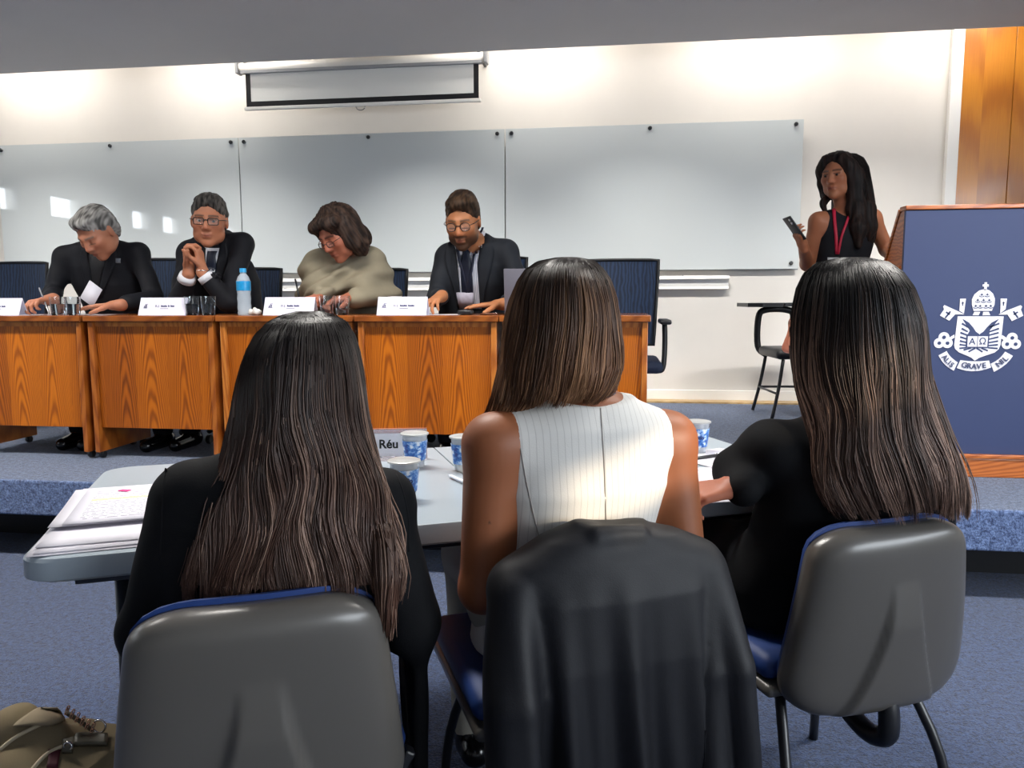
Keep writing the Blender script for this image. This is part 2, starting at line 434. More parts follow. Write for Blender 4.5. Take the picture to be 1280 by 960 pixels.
# ============================================================ things on the front wall
def whiteboard(x0, x1, label, knobs):
    z0, z1 = 1.365, 2.44
    t = thing('whiteboard', label, 'whiteboard', ((x0 + x1) / 2, 5.985, z0))
    hw = (x1 - x0) / 2
    box('glass_panel', -hw, hw, -.003, .012, 0, z1 - z0, M_board, t, bevel=.002)
    box('edge_rail', -hw, hw, .0125, .03, -.006, .012, M_frame, t)
    for kx, kz in knobs:
        k = lathe('standoff_knob', [(0, 0), (.013, 0), (.015, .004), (.015, .012), (.010, .018), (0, .018)], M_blackmetal, t, 12)
        k.rotation_euler = (PI / 2, 0, 0); k.location = (kx - (x0 + x1) / 2, -.0035, kz - z0)
    return t
whiteboard(-5.16, -3.012, 'long glass whiteboard mirroring a row of small bright windows', [(-5.11, 2.40), (-4.12, 2.407), (-3.07, 2.405), (-5.11, 1.41), (-3.07, 1.41)])
whiteboard(-3.004, -.856, 'blank glass whiteboard below the projection screen', [(-2.96, 2.405), (-1.93, 2.41), (-.91, 2.405), (-2.96, 1.41), (-.91, 1.41)])
whiteboard(-.848, 1.34, 'glass whiteboard ending beside the standing woman', [(-.80, 2.405), (.24, 2.41), (1.285, 2.405), (1.285, 1.407), (-.80, 1.41)])
t = thing('marker_tray', 'white aluminium marker tray under the whiteboards', 'tray', (-1.1, YF, 1.22))
extrude_poly('tray_rail', [(0, .09), (-.02, .10), (-.10, .10), (-.105, .075), (-.07, .07), (-.06, .02), (-.075, 0), (0, 0)], 3.9, M_white, t,
             M=Matrix(((0, 1, 0, -1.96), (1, 0, 0, 0), (0, 0, 1, 0), (0, 0, 0, 1))))
lathe('screw', [(0, .0), (.006, .001), (.006, .004), (0, .004)], M_blackmetal, t, 10, (1.6, -.09, .1))
# two small marks of glare are window reflections: nothing to build
sc = thing('projection_screen', 'pull-down projection screen, mostly rolled up, with black borders', 'screen', (-1.91, 5.75, 2.6))
M_screenfab = mat('screen_fabric', '#dcdcd8', .8)
tube('case', [(-.945, 0, .30), (.945, 0, .30)], .036, M_white, sc, 14)
box('case_lip', -.93, .93, -.034, .01, .255, .275, M_frame, sc)
for s in (-1, 1):
    box('end_cap', s * .955 - .012, s * .955 + .012, -.042, .042, .255, .345, M_frame, sc, bevel=.005)
    box('bracket', s * .90 - .01, s * .90 + .01, -.01, .298, .32, .345, M_blackmetal, sc)
fab = box('fabric', -.90, .90, -.004, .0, .012, .28, M_screenfab, sc)
box('black_border', -.90, -.862, -.0055, -.0042, .012, .28, M_black, fab)
box('black_border', .862, .90, -.0055, -.0042, .012, .28, M_black, fab)
box('black_border', -.862, .862, -.0055, -.0042, .012, .052, M_black, fab)
box('bottom_bar', -.915, .915, -.018, .012, -.012, .012, M_white, sc, bevel=.004)
tube('pull_handle', [(.035 * math.cos(a), -.003, -.012 + .028 * math.sin(a)) for a in np.linspace(PI, 2 * PI, 12)], .004, M_chrome, sc, 6)

# ============================================================ desks on the stage
def make_desk():
    t = thing('panel_desk', 'desk', 'desk')
    w, d, h = .684, .46, .72
    box('desk_top', -w / 2, w / 2, 0, d, h - .030, h, M_woodtop, t, bevel=.006)
    box('front_edge', -w / 2 + .002, w / 2 - .002, -.008, .0, h - .029, h - .002, M_woodtop, t, bevel=.003)
    for s in (-1, 1):
        sp = box('side_panel', s * (w / 2 - .026) - .013, s * (w / 2 - .026) + .013, .012, d - .02, .035, h - .0305, M_woodedge, t, bevel=.003)
        for y in (.05, d - .07):
            c = lathe('caster', [(0, -.012), (.016, -.012), (.019, -.006), (.019, .006), (.016, .012), (0, .012)], M_blackmetal, t, 14)
            c.rotation_euler = (0, PI / 2, 0); c.location = (s * (w / 2 - .026), y, .0195)
    box('front_panel', -w / 2 + .0395, w / 2 - .0395, .034, .050, .158, h - .0305, M_wood, t, bevel=.002)
    box('front_rail', -w / 2 + .0395, w / 2 - .0395, .026, .0335, h - .055, h - .031, M_woodedge, t)
    return t
desk0 = make_desk()
dx = [-2.945, -2.25, -1.557, -.868, -.184]
dl = ['dark orange veneer desk in front of the writing grey-haired man', 'wood veneer desk with strong flame figure before the man with clasped hands',
      'wood veneer desk in front of the woman in a beige shawl', 'wood veneer desk in front of the bearded man with lanyard', 'end desk of the row, with the empty blue office chair behind it']
desks = []
for i, x in enumerate(dx):
    o = desk0 if i == 0 else copy_tree(desk0)
    o.location = (x, 3.47, S); o['label'] = dl[i]; o['group'] = 'wooden desks in a row on the stage'
    desks.append(o)
DT = S + .72      # desk top height

# ============================================================ office chairs behind the desks
def mat_mesh_back():
    t = NT('navy_mesh'); oc = t.obj_coord()
    w = t.n('ShaderNodeTexWave', wave_type='BANDS', bands_direction='X'); w.inputs['Scale'].default_value = 16; w.inputs['Distortion'].default_value = 7
    w.inputs['Detail'].default_value = 2; w.inputs['Detail Scale'].default_value = 1.2
    t.l(t.scale(oc, (1, 1, .45)), w.inputs['Vector'])
    c = t.mix(t.math('MULTIPLY', w.outputs[1], .55), srgb('#142238'), srgb('#2f4a72'))
    t.set(Base_Color=c, Roughness=.6); t.bump(t.noise(900, 1, oc), .3, .001); return t.m
M_meshback = mat_mesh_back()
M_navyfab = mat('navy_fabric', '#16233c', .8, bump=.2, bscale=500)
def make_office_chair():
    t = thing('office_chair', 'chair', 'chair')
    # backrest: gently curved mesh panel with slim frame, widening to the top
    nu, nv = 12, 12
    def P(u, v, off=0):
        z = .56 + v * .47; w = .205 + .022 * v
        return (u * w, -.225 - .03 * v + .045 * u * u + off, z - .006 * u * u)
    V = [P(-1 + 2 * i / nu, j / nv, o) for o in (-.004, .004) for j in range(nv + 1) for i in range(nu + 1)]
    n1 = (nu + 1) * (nv + 1); Q = []
    for j in range(nv):
        for i in range(nu):
            a = j * (nu + 1) + i
            Q += [(a, a + 1, a + nu + 2, a + nu + 1), (n1 + a, n1 + a + nu + 1, n1 + a + nu + 2, n1 + a + 1)]
    np_mesh('back_mesh', V, Q, M_meshback, t, smooth=True)
    loop = [P(-1 + 2 * k / 10, 1) for k in range(11)] + [P(1, 1 - k / 8) for k in range(1, 9)] + [P(1 - 2 * k / 10, 0) for k in range(1, 11)] + [P(-1, k / 8) for k in range(1, 8)]
    tube('back_frame', loop, .010, M_black, t, 8, closed=True)
    tube('back_support', [(0, -.235, .66), (0, -.26, .5), (0, -.2, .40), (0, -.05, .39)], .022, M_black, t, 8, sub=5)
    bm = bmesh.new(); add_box(bm, -.235, .235, -.20, .25, .41, .475, .03, 3)
    bm_obj('seat', bm, M_navyfab, t, smooth=40)
    for s in (-1, 1):
        a = multi_tube('arm_post', [(smooth_path([(s * .22, -.02, .40), (s * .25, -.02, .42), (s * .258, -.03, .55), (s * .255, -.03, .655)], 5), .014)], M_black, t, 8)
        box('arm_pad', s * .255 - .03, s * .255 + .03, -.17, .10, .656, .682, M_black, t, bevel=.010)
    tube('column', [(0, 0, .10), (0, 0, .40)], .026, M_blackmetal, t, 12)
    for k in range(5):
        a = 2 * PI * k / 5 + .3
        c, s = math.cos(a), math.sin(a)
        tube('base_leg', [(0.02 * c, .02 * s, .11), (.16 * c, .16 * s, .095), (.29 * c, .29 * s, .07)], [.024, .02, .014], M_black, t, 8)
        w = lathe('caster', [(0, -.012), (.022, -.012), (.0265, -.006), (.0265, .006), (.022, .012), (0, .012)], M_black, t, 14)
        w.location = (.29 * c, .29 * s, .0275); w.rotation_euler = (PI / 2, 0, a)
    return t
oc0 = make_office_chair()
YC = 4.20          # chair origin line (seat), backs at about 4.44
spots = [(onY(62, 317, 4.44)[0] - .225, 0, 0, 'empty navy mesh office chair beside the writing grey-haired man'),
         (onY(227, 311, 4.44)[0] - .225, 0, 0.012, 'navy mesh office chair under the writing grey-haired man'),
         (onY(352, 328, 4.44)[0] - .225, 0.02, -.05, 'navy mesh office chair under the man with clasped hands'),
         (onY(510, 329, 4.44)[0] - .225, 0, -.06, 'navy mesh office chair under the woman in a beige shawl'),
         (onY(659, 311, 4.44)[0] - .225, 0, 0, 'navy mesh office chair under the bearded man with lanyard'),
         ((onY(723, 318, 4.44)[0] + onY(822, 317, 4.44)[0]) / 2 + .0, 0, -.02, 'empty navy mesh office chair at the end desk')]
chairs_ = [oc0] + [copy_tree(oc0) for _ in spots[1:]]
for i, (x, dy, dz, lb) in enumerate(spots):
    o = chairs_[i]
    o.location = (x, YC + dy, S); o.rotation_euler = (0, 0, PI); o['label'] = lb; o['group'] = 'office chairs behind the desks'
    if i != 5:                                     # only the end chair shows its arms
        for ch in list(o.children):
            if ch.name.startswith('arm_'): bpy.data.objects.remove(ch)
    if dz:
        for ch in o.children:
            if ch.name.startswith(('back_mesh', 'back_frame')): ch.location.z += dz

# ============================================================ tablet-arm chair by the wall
def tablet_chair():
    t = thing('tablet_arm_chair', 'black tablet-arm lecture chair against the front wall', 'chair', (1.22, 5.30, S), PI / 2 + .1)
    bm = bmesh.new(); add_box(bm, -.22, .22, -.21, .22, .40, .465, .03, 3); bm_obj('seat', bm, M_black, t, smooth=40)
    bm = bmesh.new(); add_box(bm, -.20, .20, -.25, -.21, .58, .88, .018, 3); bm_obj('backrest', bm, M_black, t, smooth=40)
    for s in (-1, 1):
        tube('leg', [(s * .19, .17, .40), (s * .205, .20, .2), (s * .22, .24, .012)], .0115, M_blackmetal, t, 8, sub=4)
        tube('leg', [(s * .19, -.17, .40), (s * .205, -.20, .2), (s * .22, -.24, .012)], .0115, M_blackmetal, t, 8, sub=4)
        tube('back_post', [(s * .14, -.1, .40), (s * .14, -.23, .42), (s * .14, -.235, .72)], .011, M_blackmetal, t, 8, sub=4)
    tube('stretcher', [(-.207, .207, .18), (.207, .207, .18)], .008, M_blackmetal, t, 8)
    tube('stretcher', [(.207, .207, .18), (.207, -.207, .18)], .008, M_blackmetal, t, 8)
    tube('arm_frame', [(.21, .16, .40), (.25, .21, .46), (.255, .21, .66), (.255, .16, .71), (.255, .02, .71), (.255, -.03, .66), (.25, .0, .44), (.21, .0, .41)], .023, M_black, t, 8, sub=5)
    p = [(-.02, .36), (.26, .36), (.30, .30), (.29, -.16), (.22, -.19), (.19, .05), (.10, .12), (-.06, .14), (-.08, .28)]
    extrude_poly('tablet', p, .026, M_black, t, M=Matrix(((1, 0, 0, 0), (0, 0, 1, 0), (0, 1, 0, .733), (0, 0, 0, 1))))
    return t
tablet_chair()
# ============================================================ lectern with crest
def lectern():
    x0, x1, y0, y1 = 1.248, 1.90, 3.60, 4.05
    t = thing('lectern', 'wooden lectern with navy front panel bearing a white crest', 'lectern', ((x0 + x1) / 2, y0, S))
    hw = (x1 - x0) / 2
    box('plinth', -hw - .015, hw + .015, -.012, y1 - y0, 0, .085, M_lectwood, t, bevel=.004)
    box('plinth_moulding', -hw - .015, hw + .015, -.02, .0, .0855, .103, M_lectwood, t, bevel=.003)
    box('front_panel', -hw, hw, 0, .02, .1035, 1.170, M_navy, t)
    prof = [(0.0205, .0855), (y1 - y0 - .02, .0855), (y1 - y0 - .02, .93), (.22, .95), (.07, 1.165), (.0205, 1.172)]
    for s in (-1, 1):
        extrude_poly('side_panel', prof, .022, M_lectwood, t,
                     M=Matrix(((0, 1, 0, (-hw if s < 0 else hw - .022)), (1, 0, 0, 0), (0, 0, 1, 0), (0, 0, 0, 1))))
    box('top_rail', -hw - .004, hw + .004, -.008, .07, 1.1725, 1.192, M_lectwood, t, bevel=.004)
    # sloping reading board
    a = math.atan2(1.165 - .95, .15)
    extrude_poly('reading_board', [(.07, 1.172), (.235, .945), (.25, .955), (.085, 1.184)], 2 * hw + .008, M_lectwood, t,
                 M=Matrix(((0, 1, 0, -hw - .004), (1, 0, 0, 0), (0, 0, 1, 0), (0, 0, 0, 1))))
    box('side_rail', -hw - .006, -hw - .0005, .03, .40, .92, .935, M_lectwood, t, bevel=.002)
    box('shelf', -hw + .023, hw - .023, .03, .40, .80, .82, M_lectwood, t)
    # ---- crest, traced in a 6.4x enlargement of the emblem
    M_cw = mat('crest_white', '#e9e7ee', .5)
    cr = thing('crest', 'crest', 'crest'); del cr['label'], cr['category']; cr.parent = t
    cr['label'] = 'white crest with papal tiara, crossed keys, winged shield and motto ribbon'
    cc = onY(1224, 410, y0 - .002); cr.location = (cc[0] - (x0 + x1) / 2, 0, cc[2] - S)
    k = .00322 / 6.4
    def q(x, y): return ((x - 938) * k, -(y - 448) * k)
    def shape(nm, pts, m=M_cw, lay=1):
        return extrude_poly(nm, [q(*p) for p in pts], .0022, m, cr, M=Matrix.Translation((0, -.0022 - .0012 * lay, 0)))
    def circ(cx, cy, r, n=18): return [(cx + r * math.cos(2 * PI * i / n), cy - r * math.sin(2 * PI * i / n)) for i in range(n)]
    def stroke(nm, a, b, w, m=M_navy, lay=2, w2=None):
        a, b = np.array(a, float), np.array(b, float); d = (b - a) / np.linalg.norm(b - a); n = np.array([-d[1], d[0]])
        w2 = w if w2 is None else w2
        return shape(nm, [tuple(a + n * w / 2), tuple(b + n * w2 / 2), tuple(b - n * w2 / 2), tuple(a - n * w / 2)], m, lay)
    shape('tiara_cross', [(957, 55), (977, 55), (977, 72), (992, 72), (992, 92), (977, 92), (979, 122), (955, 122), (957, 92), (943, 92), (943, 72), (957, 72)])
    shape('tiara', [(967, 112), (1000, 124), (1030, 152), (1048, 195), (1048, 245), (1030, 300), (882, 300), (866, 245), (864, 200), (882, 158), (920, 124)])
    for row, (y, xs) in enumerate(((160, (940, 985)), (208, (910, 957, 1003)), (258, (897, 933, 980, 1018)))):
        for x in xs:
            stroke('tiara_mark', (x - 11, y), (x + 11, y), 7); stroke('tiara_mark', (x, y - 11), (x, y + 9), 7)
            for a in range(4):
                a0, a1 = PI * a / 4, PI * (a + 1) / 4
                stroke('tiara_mark', (x - 19 * math.cos(a0), y + 10 + 9 * math.sin(a0)), (x - 19 * math.cos(a1), y + 10 + 9 * math.sin(a1)), 6)
    shape('tiara_foot', [(890, 308), (938, 308), (926, 338), (878, 338)]); shape('tiara_foot', [(962, 308), (1006, 308), (1020, 338), (958, 338)])
    shape('lappet', [(768, 195), (815, 195), (806, 322), (768, 298)]); shape('lappet', [(1095, 195), (1145, 195), (1140, 285), (1098, 322)])
    shape('lappet', [(645, 250), (742, 296), (810, 330), (735, 330), (690, 385), (612, 340), (642, 288), (634, 262)])
    shape('lappet', [(1258, 252), (1150, 298), (1086, 332), (1158, 332), (1196, 388), (1284, 342), (1262, 290), (1270, 264)])
    for cx, cy, an, s in ((791, 238, 0, 1), (1119, 238, 0, 1), (675, 332, 35, 1.9), (1222, 332, -35, 1.9)):
        ca, sa = math.cos(math.radians(an)), math.sin(math.radians(an))
        stroke('lappet_cross', (cx + 18 * s * sa, cy - 18 * s * ca), (cx - 18 * s * sa, cy + 18 * s * ca), 7 * s)
        stroke('lappet_cross', (cx - 10 * s * ca, cy - 6 * s - 10 * s * sa), (cx + 10 * s * ca, cy - 6 * s + 10 * s * sa), 7 * s)
    shape('shield', [(757, 347), (1128, 347), (1118, 590), (1106, 630), (1075, 660), (1000, 688), (950, 708), (918, 732), (888, 706), (850, 688), (785, 660), (752, 630), (743, 600)])
    shape('wing', [(795, 368), (850, 400), (885, 440), (912, 480), (940, 500), (942, 516), (840, 516), (862, 470)], M_navy, 2)
    shape('wing', [(1092, 368), (1035, 400), (1000, 440), (972, 480), (944, 500), (942, 516), (1022, 516), (1022, 470)], M_navy, 2)
    for i, (ya, yb) in enumerate(((408, 440), (452, 480), (488, 510), (525, 545), (560, 575), (592, 600), (625, 618))):
        stroke('feather', (786 + (8 if i < 2 else 0), ya), (845, yb), 15, w2=12); stroke('feather', (1096, ya), (1020, yb), 15, w2=12)
    for a, b in (((862, 655), (915, 622)), ((975, 655), (925, 622)), ((820, 640), (880, 622)), ((1018, 645), (965, 622))): stroke('feather', a, b, 13)
    shape('book_border', [(836, 508), (1022, 508), (1020, 620), (836, 620)], M_navy, 3)
    shape('book', [(847, 519), (924, 519), (924, 610), (847, 610)], M_cw, 4); shape('book', [(930, 519), (1010, 519), (1008, 610), (930, 610)], M_cw, 4)
    for s_, (xs) in ((0, [(655, 528), (618, 580), (686, 580)]), (1, [(1208, 532), (1170, 586), (1238, 586)])):
        for n, (x, y) in enumerate(xs):
            shape('key_bow', circ(x, y, 44), M_cw, 1 + .1 * n); shape('key_hole', circ(x, y, 15, 12), M_navy, 3)
    shape('key_shaft', [(695, 535), (738, 505), (743, 530), (712, 552)], M_cw, 1.5); shape('key_shaft', [(1168, 535), (1125, 508), (1122, 540), (1150, 556)], M_cw, 1.5)
    def arc(x0_, y0_, x1_, y1_, x2_, y2_, n=8):
        return [((1 - s) ** 2 * x0_ + 2 * s * (1 - s) * x1_ + s * s * x2_, (1 - s) ** 2 * y0_ + 2 * s * (1 - s) * y1_ + s * s * y2_) for s in np.linspace(0, 1, n)]
    shape('motto_ribbon', arc(684, 650, 712, 705, 780, 748) + arc(752, 822, 660, 775, 620, 688))
    shape('motto_ribbon', arc(802, 728, 915, 748, 1034, 730) + arc(1054, 790, 915, 855, 776, 798))
    shape('motto_ribbon', arc(1050, 758, 1118, 728, 1160, 652) + arc(1224, 688, 1180, 775, 1080, 828))
    def letter(s, x, y, size, ang):
        X, Z = q(x, y)
        M = Matrix.Translation((X, -.0072, Z)) @ Matrix.Rotation(math.radians(ang), 4, 'Y') @ Matrix.Rotation(PI / 2, 4, 'X')
        text_mesh('letter', s, size * k, M_navy, cr, M, .0003, bold=.0006)
    letter('A', 884, 566, 78, 0); letter('\u03a9', 968, 566, 78, 0)
    for s, x, y, a in (('A', 668, 705, 48), ('L', 690, 733, 44), ('I', 708, 752, 40), ('S', 728, 771, 36)): letter(s, x, y, 62, a)
    for s, x, y, a in (('G', 832, 772, 8), ('R', 872, 780, 4), ('A', 912, 784, 0), ('V', 952, 782, -4), ('E', 994, 774, -8)): letter(s, x, y, 66, a)
    for s, x, y, a in (('N', 1116, 758, -42), ('I', 1140, 735, -46), ('L', 1162, 714, -50)): letter(s, x, y, 66, a)
lectern()

# ============================================================ folding table and seminar chairs (hall floor)
TA = math.radians(25.0)
TX = np.array([math.cos(TA), math.sin(TA), 0]); TN = np.array([-math.sin(TA), math.cos(TA), 0])
TZ = .715
TC0 = np.array([-1.012, 1.142, 0])           # near left corner of the table
TW, TD = 1.77, .775
def tpt(a, b, z=0): return TC0 + TX * a + TN * b + np.array([0, 0, z])     # table coordinates
M_tabletop = mat('grey_blow_moulded_plastic', '#8f9aa3', .32, noise=.05, nscale=3, bump=.06, bscale=400)
M_tableedge = mat('table_seam_dark', '#20252c', .6)
M_steel = mat('dark_grey_steel', '#2b2f36', .4, metal=.3)
ft = thing('folding_table', 'long pale grey folding plastic table in front of the three seated women', 'table', tuple(tpt(TW / 2, TD / 2)), TA)
def table_half(x0, x1, name):
    bm = bmesh.new()
    o = []
    R = .06
    for cx, cy, a0, rr in ((x1, TD / 2, 0, R if x1 > 0 else .004), (x0, TD / 2, 90, R if x0 < 0 and x1 <= 0.01 else .004), (x0, -TD / 2, 180, R if x0 < 0 and x1 <= 0.01 else .004), (x1, -TD / 2, 270, R if x1 > 0 and x0 >= -.01 else .004)):
        for kk in range(6):
            a = math.radians(a0 + 18 * kk)
            o.append((cx - rr * (1 if cx == x1 else -1) + rr * math.cos(a), cy - rr * (1 if cy > 0 else -1) + rr * math.sin(a)))
    rings = []
    for z, ins in ((TZ - .045, .006), (TZ - .040, 0), (TZ - .008, 0), (TZ - .002, .003), (TZ, .009)):
        rings.append([bm.verts.new((x * (1 - ins / .45), y * (1 - ins / .385), z)) for x, y in o])
    for A, B in zip(rings[:-1], rings[1:]):
        for i in range(len(o)): bm.faces.new((A[i], A[(i + 1) % len(o)], B[(i + 1) % len(o)], B[i]))
    bm.faces.new(rings[-1]); bm.faces.new(rings[0][::-1])
    return bm_obj(name, bm, M_tabletop, ft, smooth=30)
table_half(-TW / 2, -.0022, 'table_leaf'); table_half(.0022, TW / 2, 'table_leaf')
box('hinge_bar', -.02, .02, -TD / 2 + .05, TD / 2 - .05, TZ - .06, TZ - .047, M_tableedge, ft)
for s, lx in ((-1, -.742), (1, .40)):
    for y in (-1, 1):
        tube('leg', [(lx, y * .26, TZ - .05), (lx, y * .29, .0)], .014, M_steel, ft, 10)
    tube('leg_crossbar', [(lx, -.27, .12), (lx, .27, .12)], .011, M_steel, ft, 8)
    tube('brace', [(lx, .26, .45), (lx - s * .30, .20, TZ - .055)], .009, M_steel, ft, 8)
    tube('under_rail', [(-TW / 2 + .08, s * .33, TZ - .058), (TW / 2 - .08, s * .33, TZ - .058)], .012, M_steel, ft, 8)

M_shell = mat('grey_chair_shell', '#514e4a', .30, spec=.5, noise=.04, nscale=8)
M_blue = mat('royal_blue_upholstery', '#14336e', .55, bump=.12, bscale=600)
def make_seminar_chair():
    t = thing('seminar_chair', 'chair', 'chair')
    z0, z1 = .346, .728
    nu, nv = 84, 72
    def halfw(v):      # v 0 bottom .. 1 top: wide low down, tapering up, rounded ends
        w = .212 - .052 * max(0, v - .22) ** 1.15
        if v < .22: w = .212 - .0 * v
        e = 1.0
        if v < .26: e = (1 - ((.26 - v) / .26) ** 2.4) ** .5 if v > 0 else 0
        if v > .84: e = min(e, (1 - ((v - .84) / .16) ** 2.6) ** .5 if v < 1 else 0)
        return max(w * (.50 + .50 * e), .01)
    def surf(u, v):
        w = halfw(v); x = u * w; z = z0 + (z1 - z0) * v
        rim = (1 - abs(u) ** 7) ; tb = 1 - abs(2 * v - 1) ** 12
        y = -.040 * max(rim, 0) ** .5 * max(tb, 0) ** .5 + .55 * x * x + .035 * (v - .45) ** 2 - .035 * v
        # spine: a raised tongue that flares to the bottom
        if v < .74:
            f = (.74 - v) / .74
            c = .030 + .085 * f ** 1.7
            s = 1 / (1 + math.exp((abs(x) - c) / .0016))
            y -= .015 * min(1, f * 3.2) * s * max(tb, 0)
        return x, y, z
    V, Q = [], []
    for j in range(nv + 1):
        v = .5 - .5 * math.cos(PI * j / nv)
        for i in range(nu + 1):
            q_ = -1 + 2 * i / nu; u = .55 * math.sin(q_ * PI / 2) + .45 * q_
            V.append(surf(u, v))
    for j in range(nv):
        for i in range(nu):
            a = j * (nu + 1) + i
            Q.append((a, a + nu + 1, a + nu + 2, a + 1))
    Vb = np.array(V); nb = len(Vb)
    Vf = Vb.copy()                                     # closing front face of the shell (flat, inside the rim)
    Vf[:, 1] = .55 * Vb[:, 0] ** 2 + .035 * ((Vb[:, 2] - z0) / (z1 - z0) - .45) ** 2 - .035 * (Vb[:, 2] - z0) / (z1 - z0) + .012
    Q2 = [(a + nb, d + nb, c + nb, b + nb) for a, b, c, d in Q]
    rim = [i for i in range(nu + 1)] + [j * (nu + 1) + nu for j in range(1, nv + 1)] + [nv * (nu + 1) + i for i in range(nu - 1, -1, -1)] + [j * (nu + 1) for j in range(nv - 1, 0, -1)]
    Q3 = [(rim[k], rim[(k + 1) % len(rim)], rim[(k + 1) % len(rim)] + nb, rim[k] + nb) for k in range(len(rim))]
    sh = np_mesh('back_shell', np.vstack([Vb, Vf]), Q + Q2 + Q3, M_shell, t, smooth=True)
    sh.location = (0, -.205, 0)
    # blue cushion on the front of the shell
    n2 = 20; V, Q = [], []
    for o in (0, 1):
        for j in range(n2 + 1):
            v = .5 - .5 * math.cos(PI * j / n2)
            for i in range(n2 + 1):
                u = math.sin((-1 + 2 * i / n2) * PI / 2); w = halfw(v) * .985; x = u * w; z = z0 + .012 + (z1 - z0 - .004) * v
                base = .55 * x * x + .035 * (v - .45) ** 2 - .035 * v + .0125
                puff = .038 * max(0, 1 - abs(u) ** 6) ** .5 * max(0, 1 - abs(2 * v - 1) ** 10) ** .5
                V.append((x, base + (puff if o else 0), z))
    m = (n2 + 1) ** 2
    for j in range(n2):
        for i in range(n2):
            a = j * (n2 + 1) + i
            Q += [(a, a + 1, a + n2 + 2, a + n2 + 1), (m + a, m + a + n2 + 1, m + a + n2 + 2, m + a + 1)]
    cu = np_mesh('back_cushion', V, Q, M_blue, t, smooth=True); cu.location = (0, -.205, 0)
    # seat: grey pan below, blue pad above
    def slab(name, m, za, zb, w, y0, y1, r):
        bm = bmesh.new(); add_box(bm, -w, w, y0, y1, za, zb, r, 3); return bm_obj(name, bm, m, t, smooth=40)
    slab('seat_pan', M_shell, .375, .402, .222, -.165, .235, .012)
    slab('seat_cushion', M_blue, .4022, .455, .222, -.155, .24, .024)
    bar = multi_tube('back_bar', [(smooth_path([(0, -.222, .41), (0, -.240, .35), (0, -.232, .30), (0, -.16, .29), (0, .0, .365)], 6), .020)], M_black, t, 10)
    bm = bmesh.new(); add_box(bm, -.009, .009, -.012, .012, -.034, .034, .004, 2, Matrix.Translation((.205, -.175, .405)) @ Matrix.Rotation(.55, 4, 'Y')); bm_obj('lever', bm, M_black, t)
    for s in (-1, 1):
        tube('leg', [(s * .15, .13, .374), (s * .19, .19, .20), (s * .205, .215, .0)], .011, M_blackmetal, t, 8, sub=4)
        tube('leg', [(s * .15, -.10, .374), (s * .19, -.19, .20), (s * .205, -.225, .0)], .011, M_blackmetal, t, 8, sub=4)
        tube('under_frame', [(s * .15, -.11, .364), (s * .15, .14, .364)], .011, M_blackmetal, t, 8)
    return t
def cpos(px, D):
    p = EYE + ((px - 640) / FOC * CR + CF * 1.0) * D
    return p
sc0 = make_seminar_chair()
CH = []
for i, (px, D, lb) in enumerate(((311, 1.055, 'grey-backed seminar chair of the woman in black with very long brown hair, by the bag'),
                                 (766, 1.28, 'grey-backed seminar chair under the hanging black blazer'),
                                 (1131, 1.43, 'grey-backed seminar chair with blue seat beside the open blue carpet'))):
    o = sc0 if i == 0 else copy_tree(sc0)
    back = cpos(px, D)                       # where the back shell stands
    org = np.array([back[0], back[1], 0]) + TN * .235
    
    o.location = org; o.rotation_euler = (0, 0, TA); o['label'] = lb; o['group'] = 'seminar chairs along the folding table'
    CH.append(org)
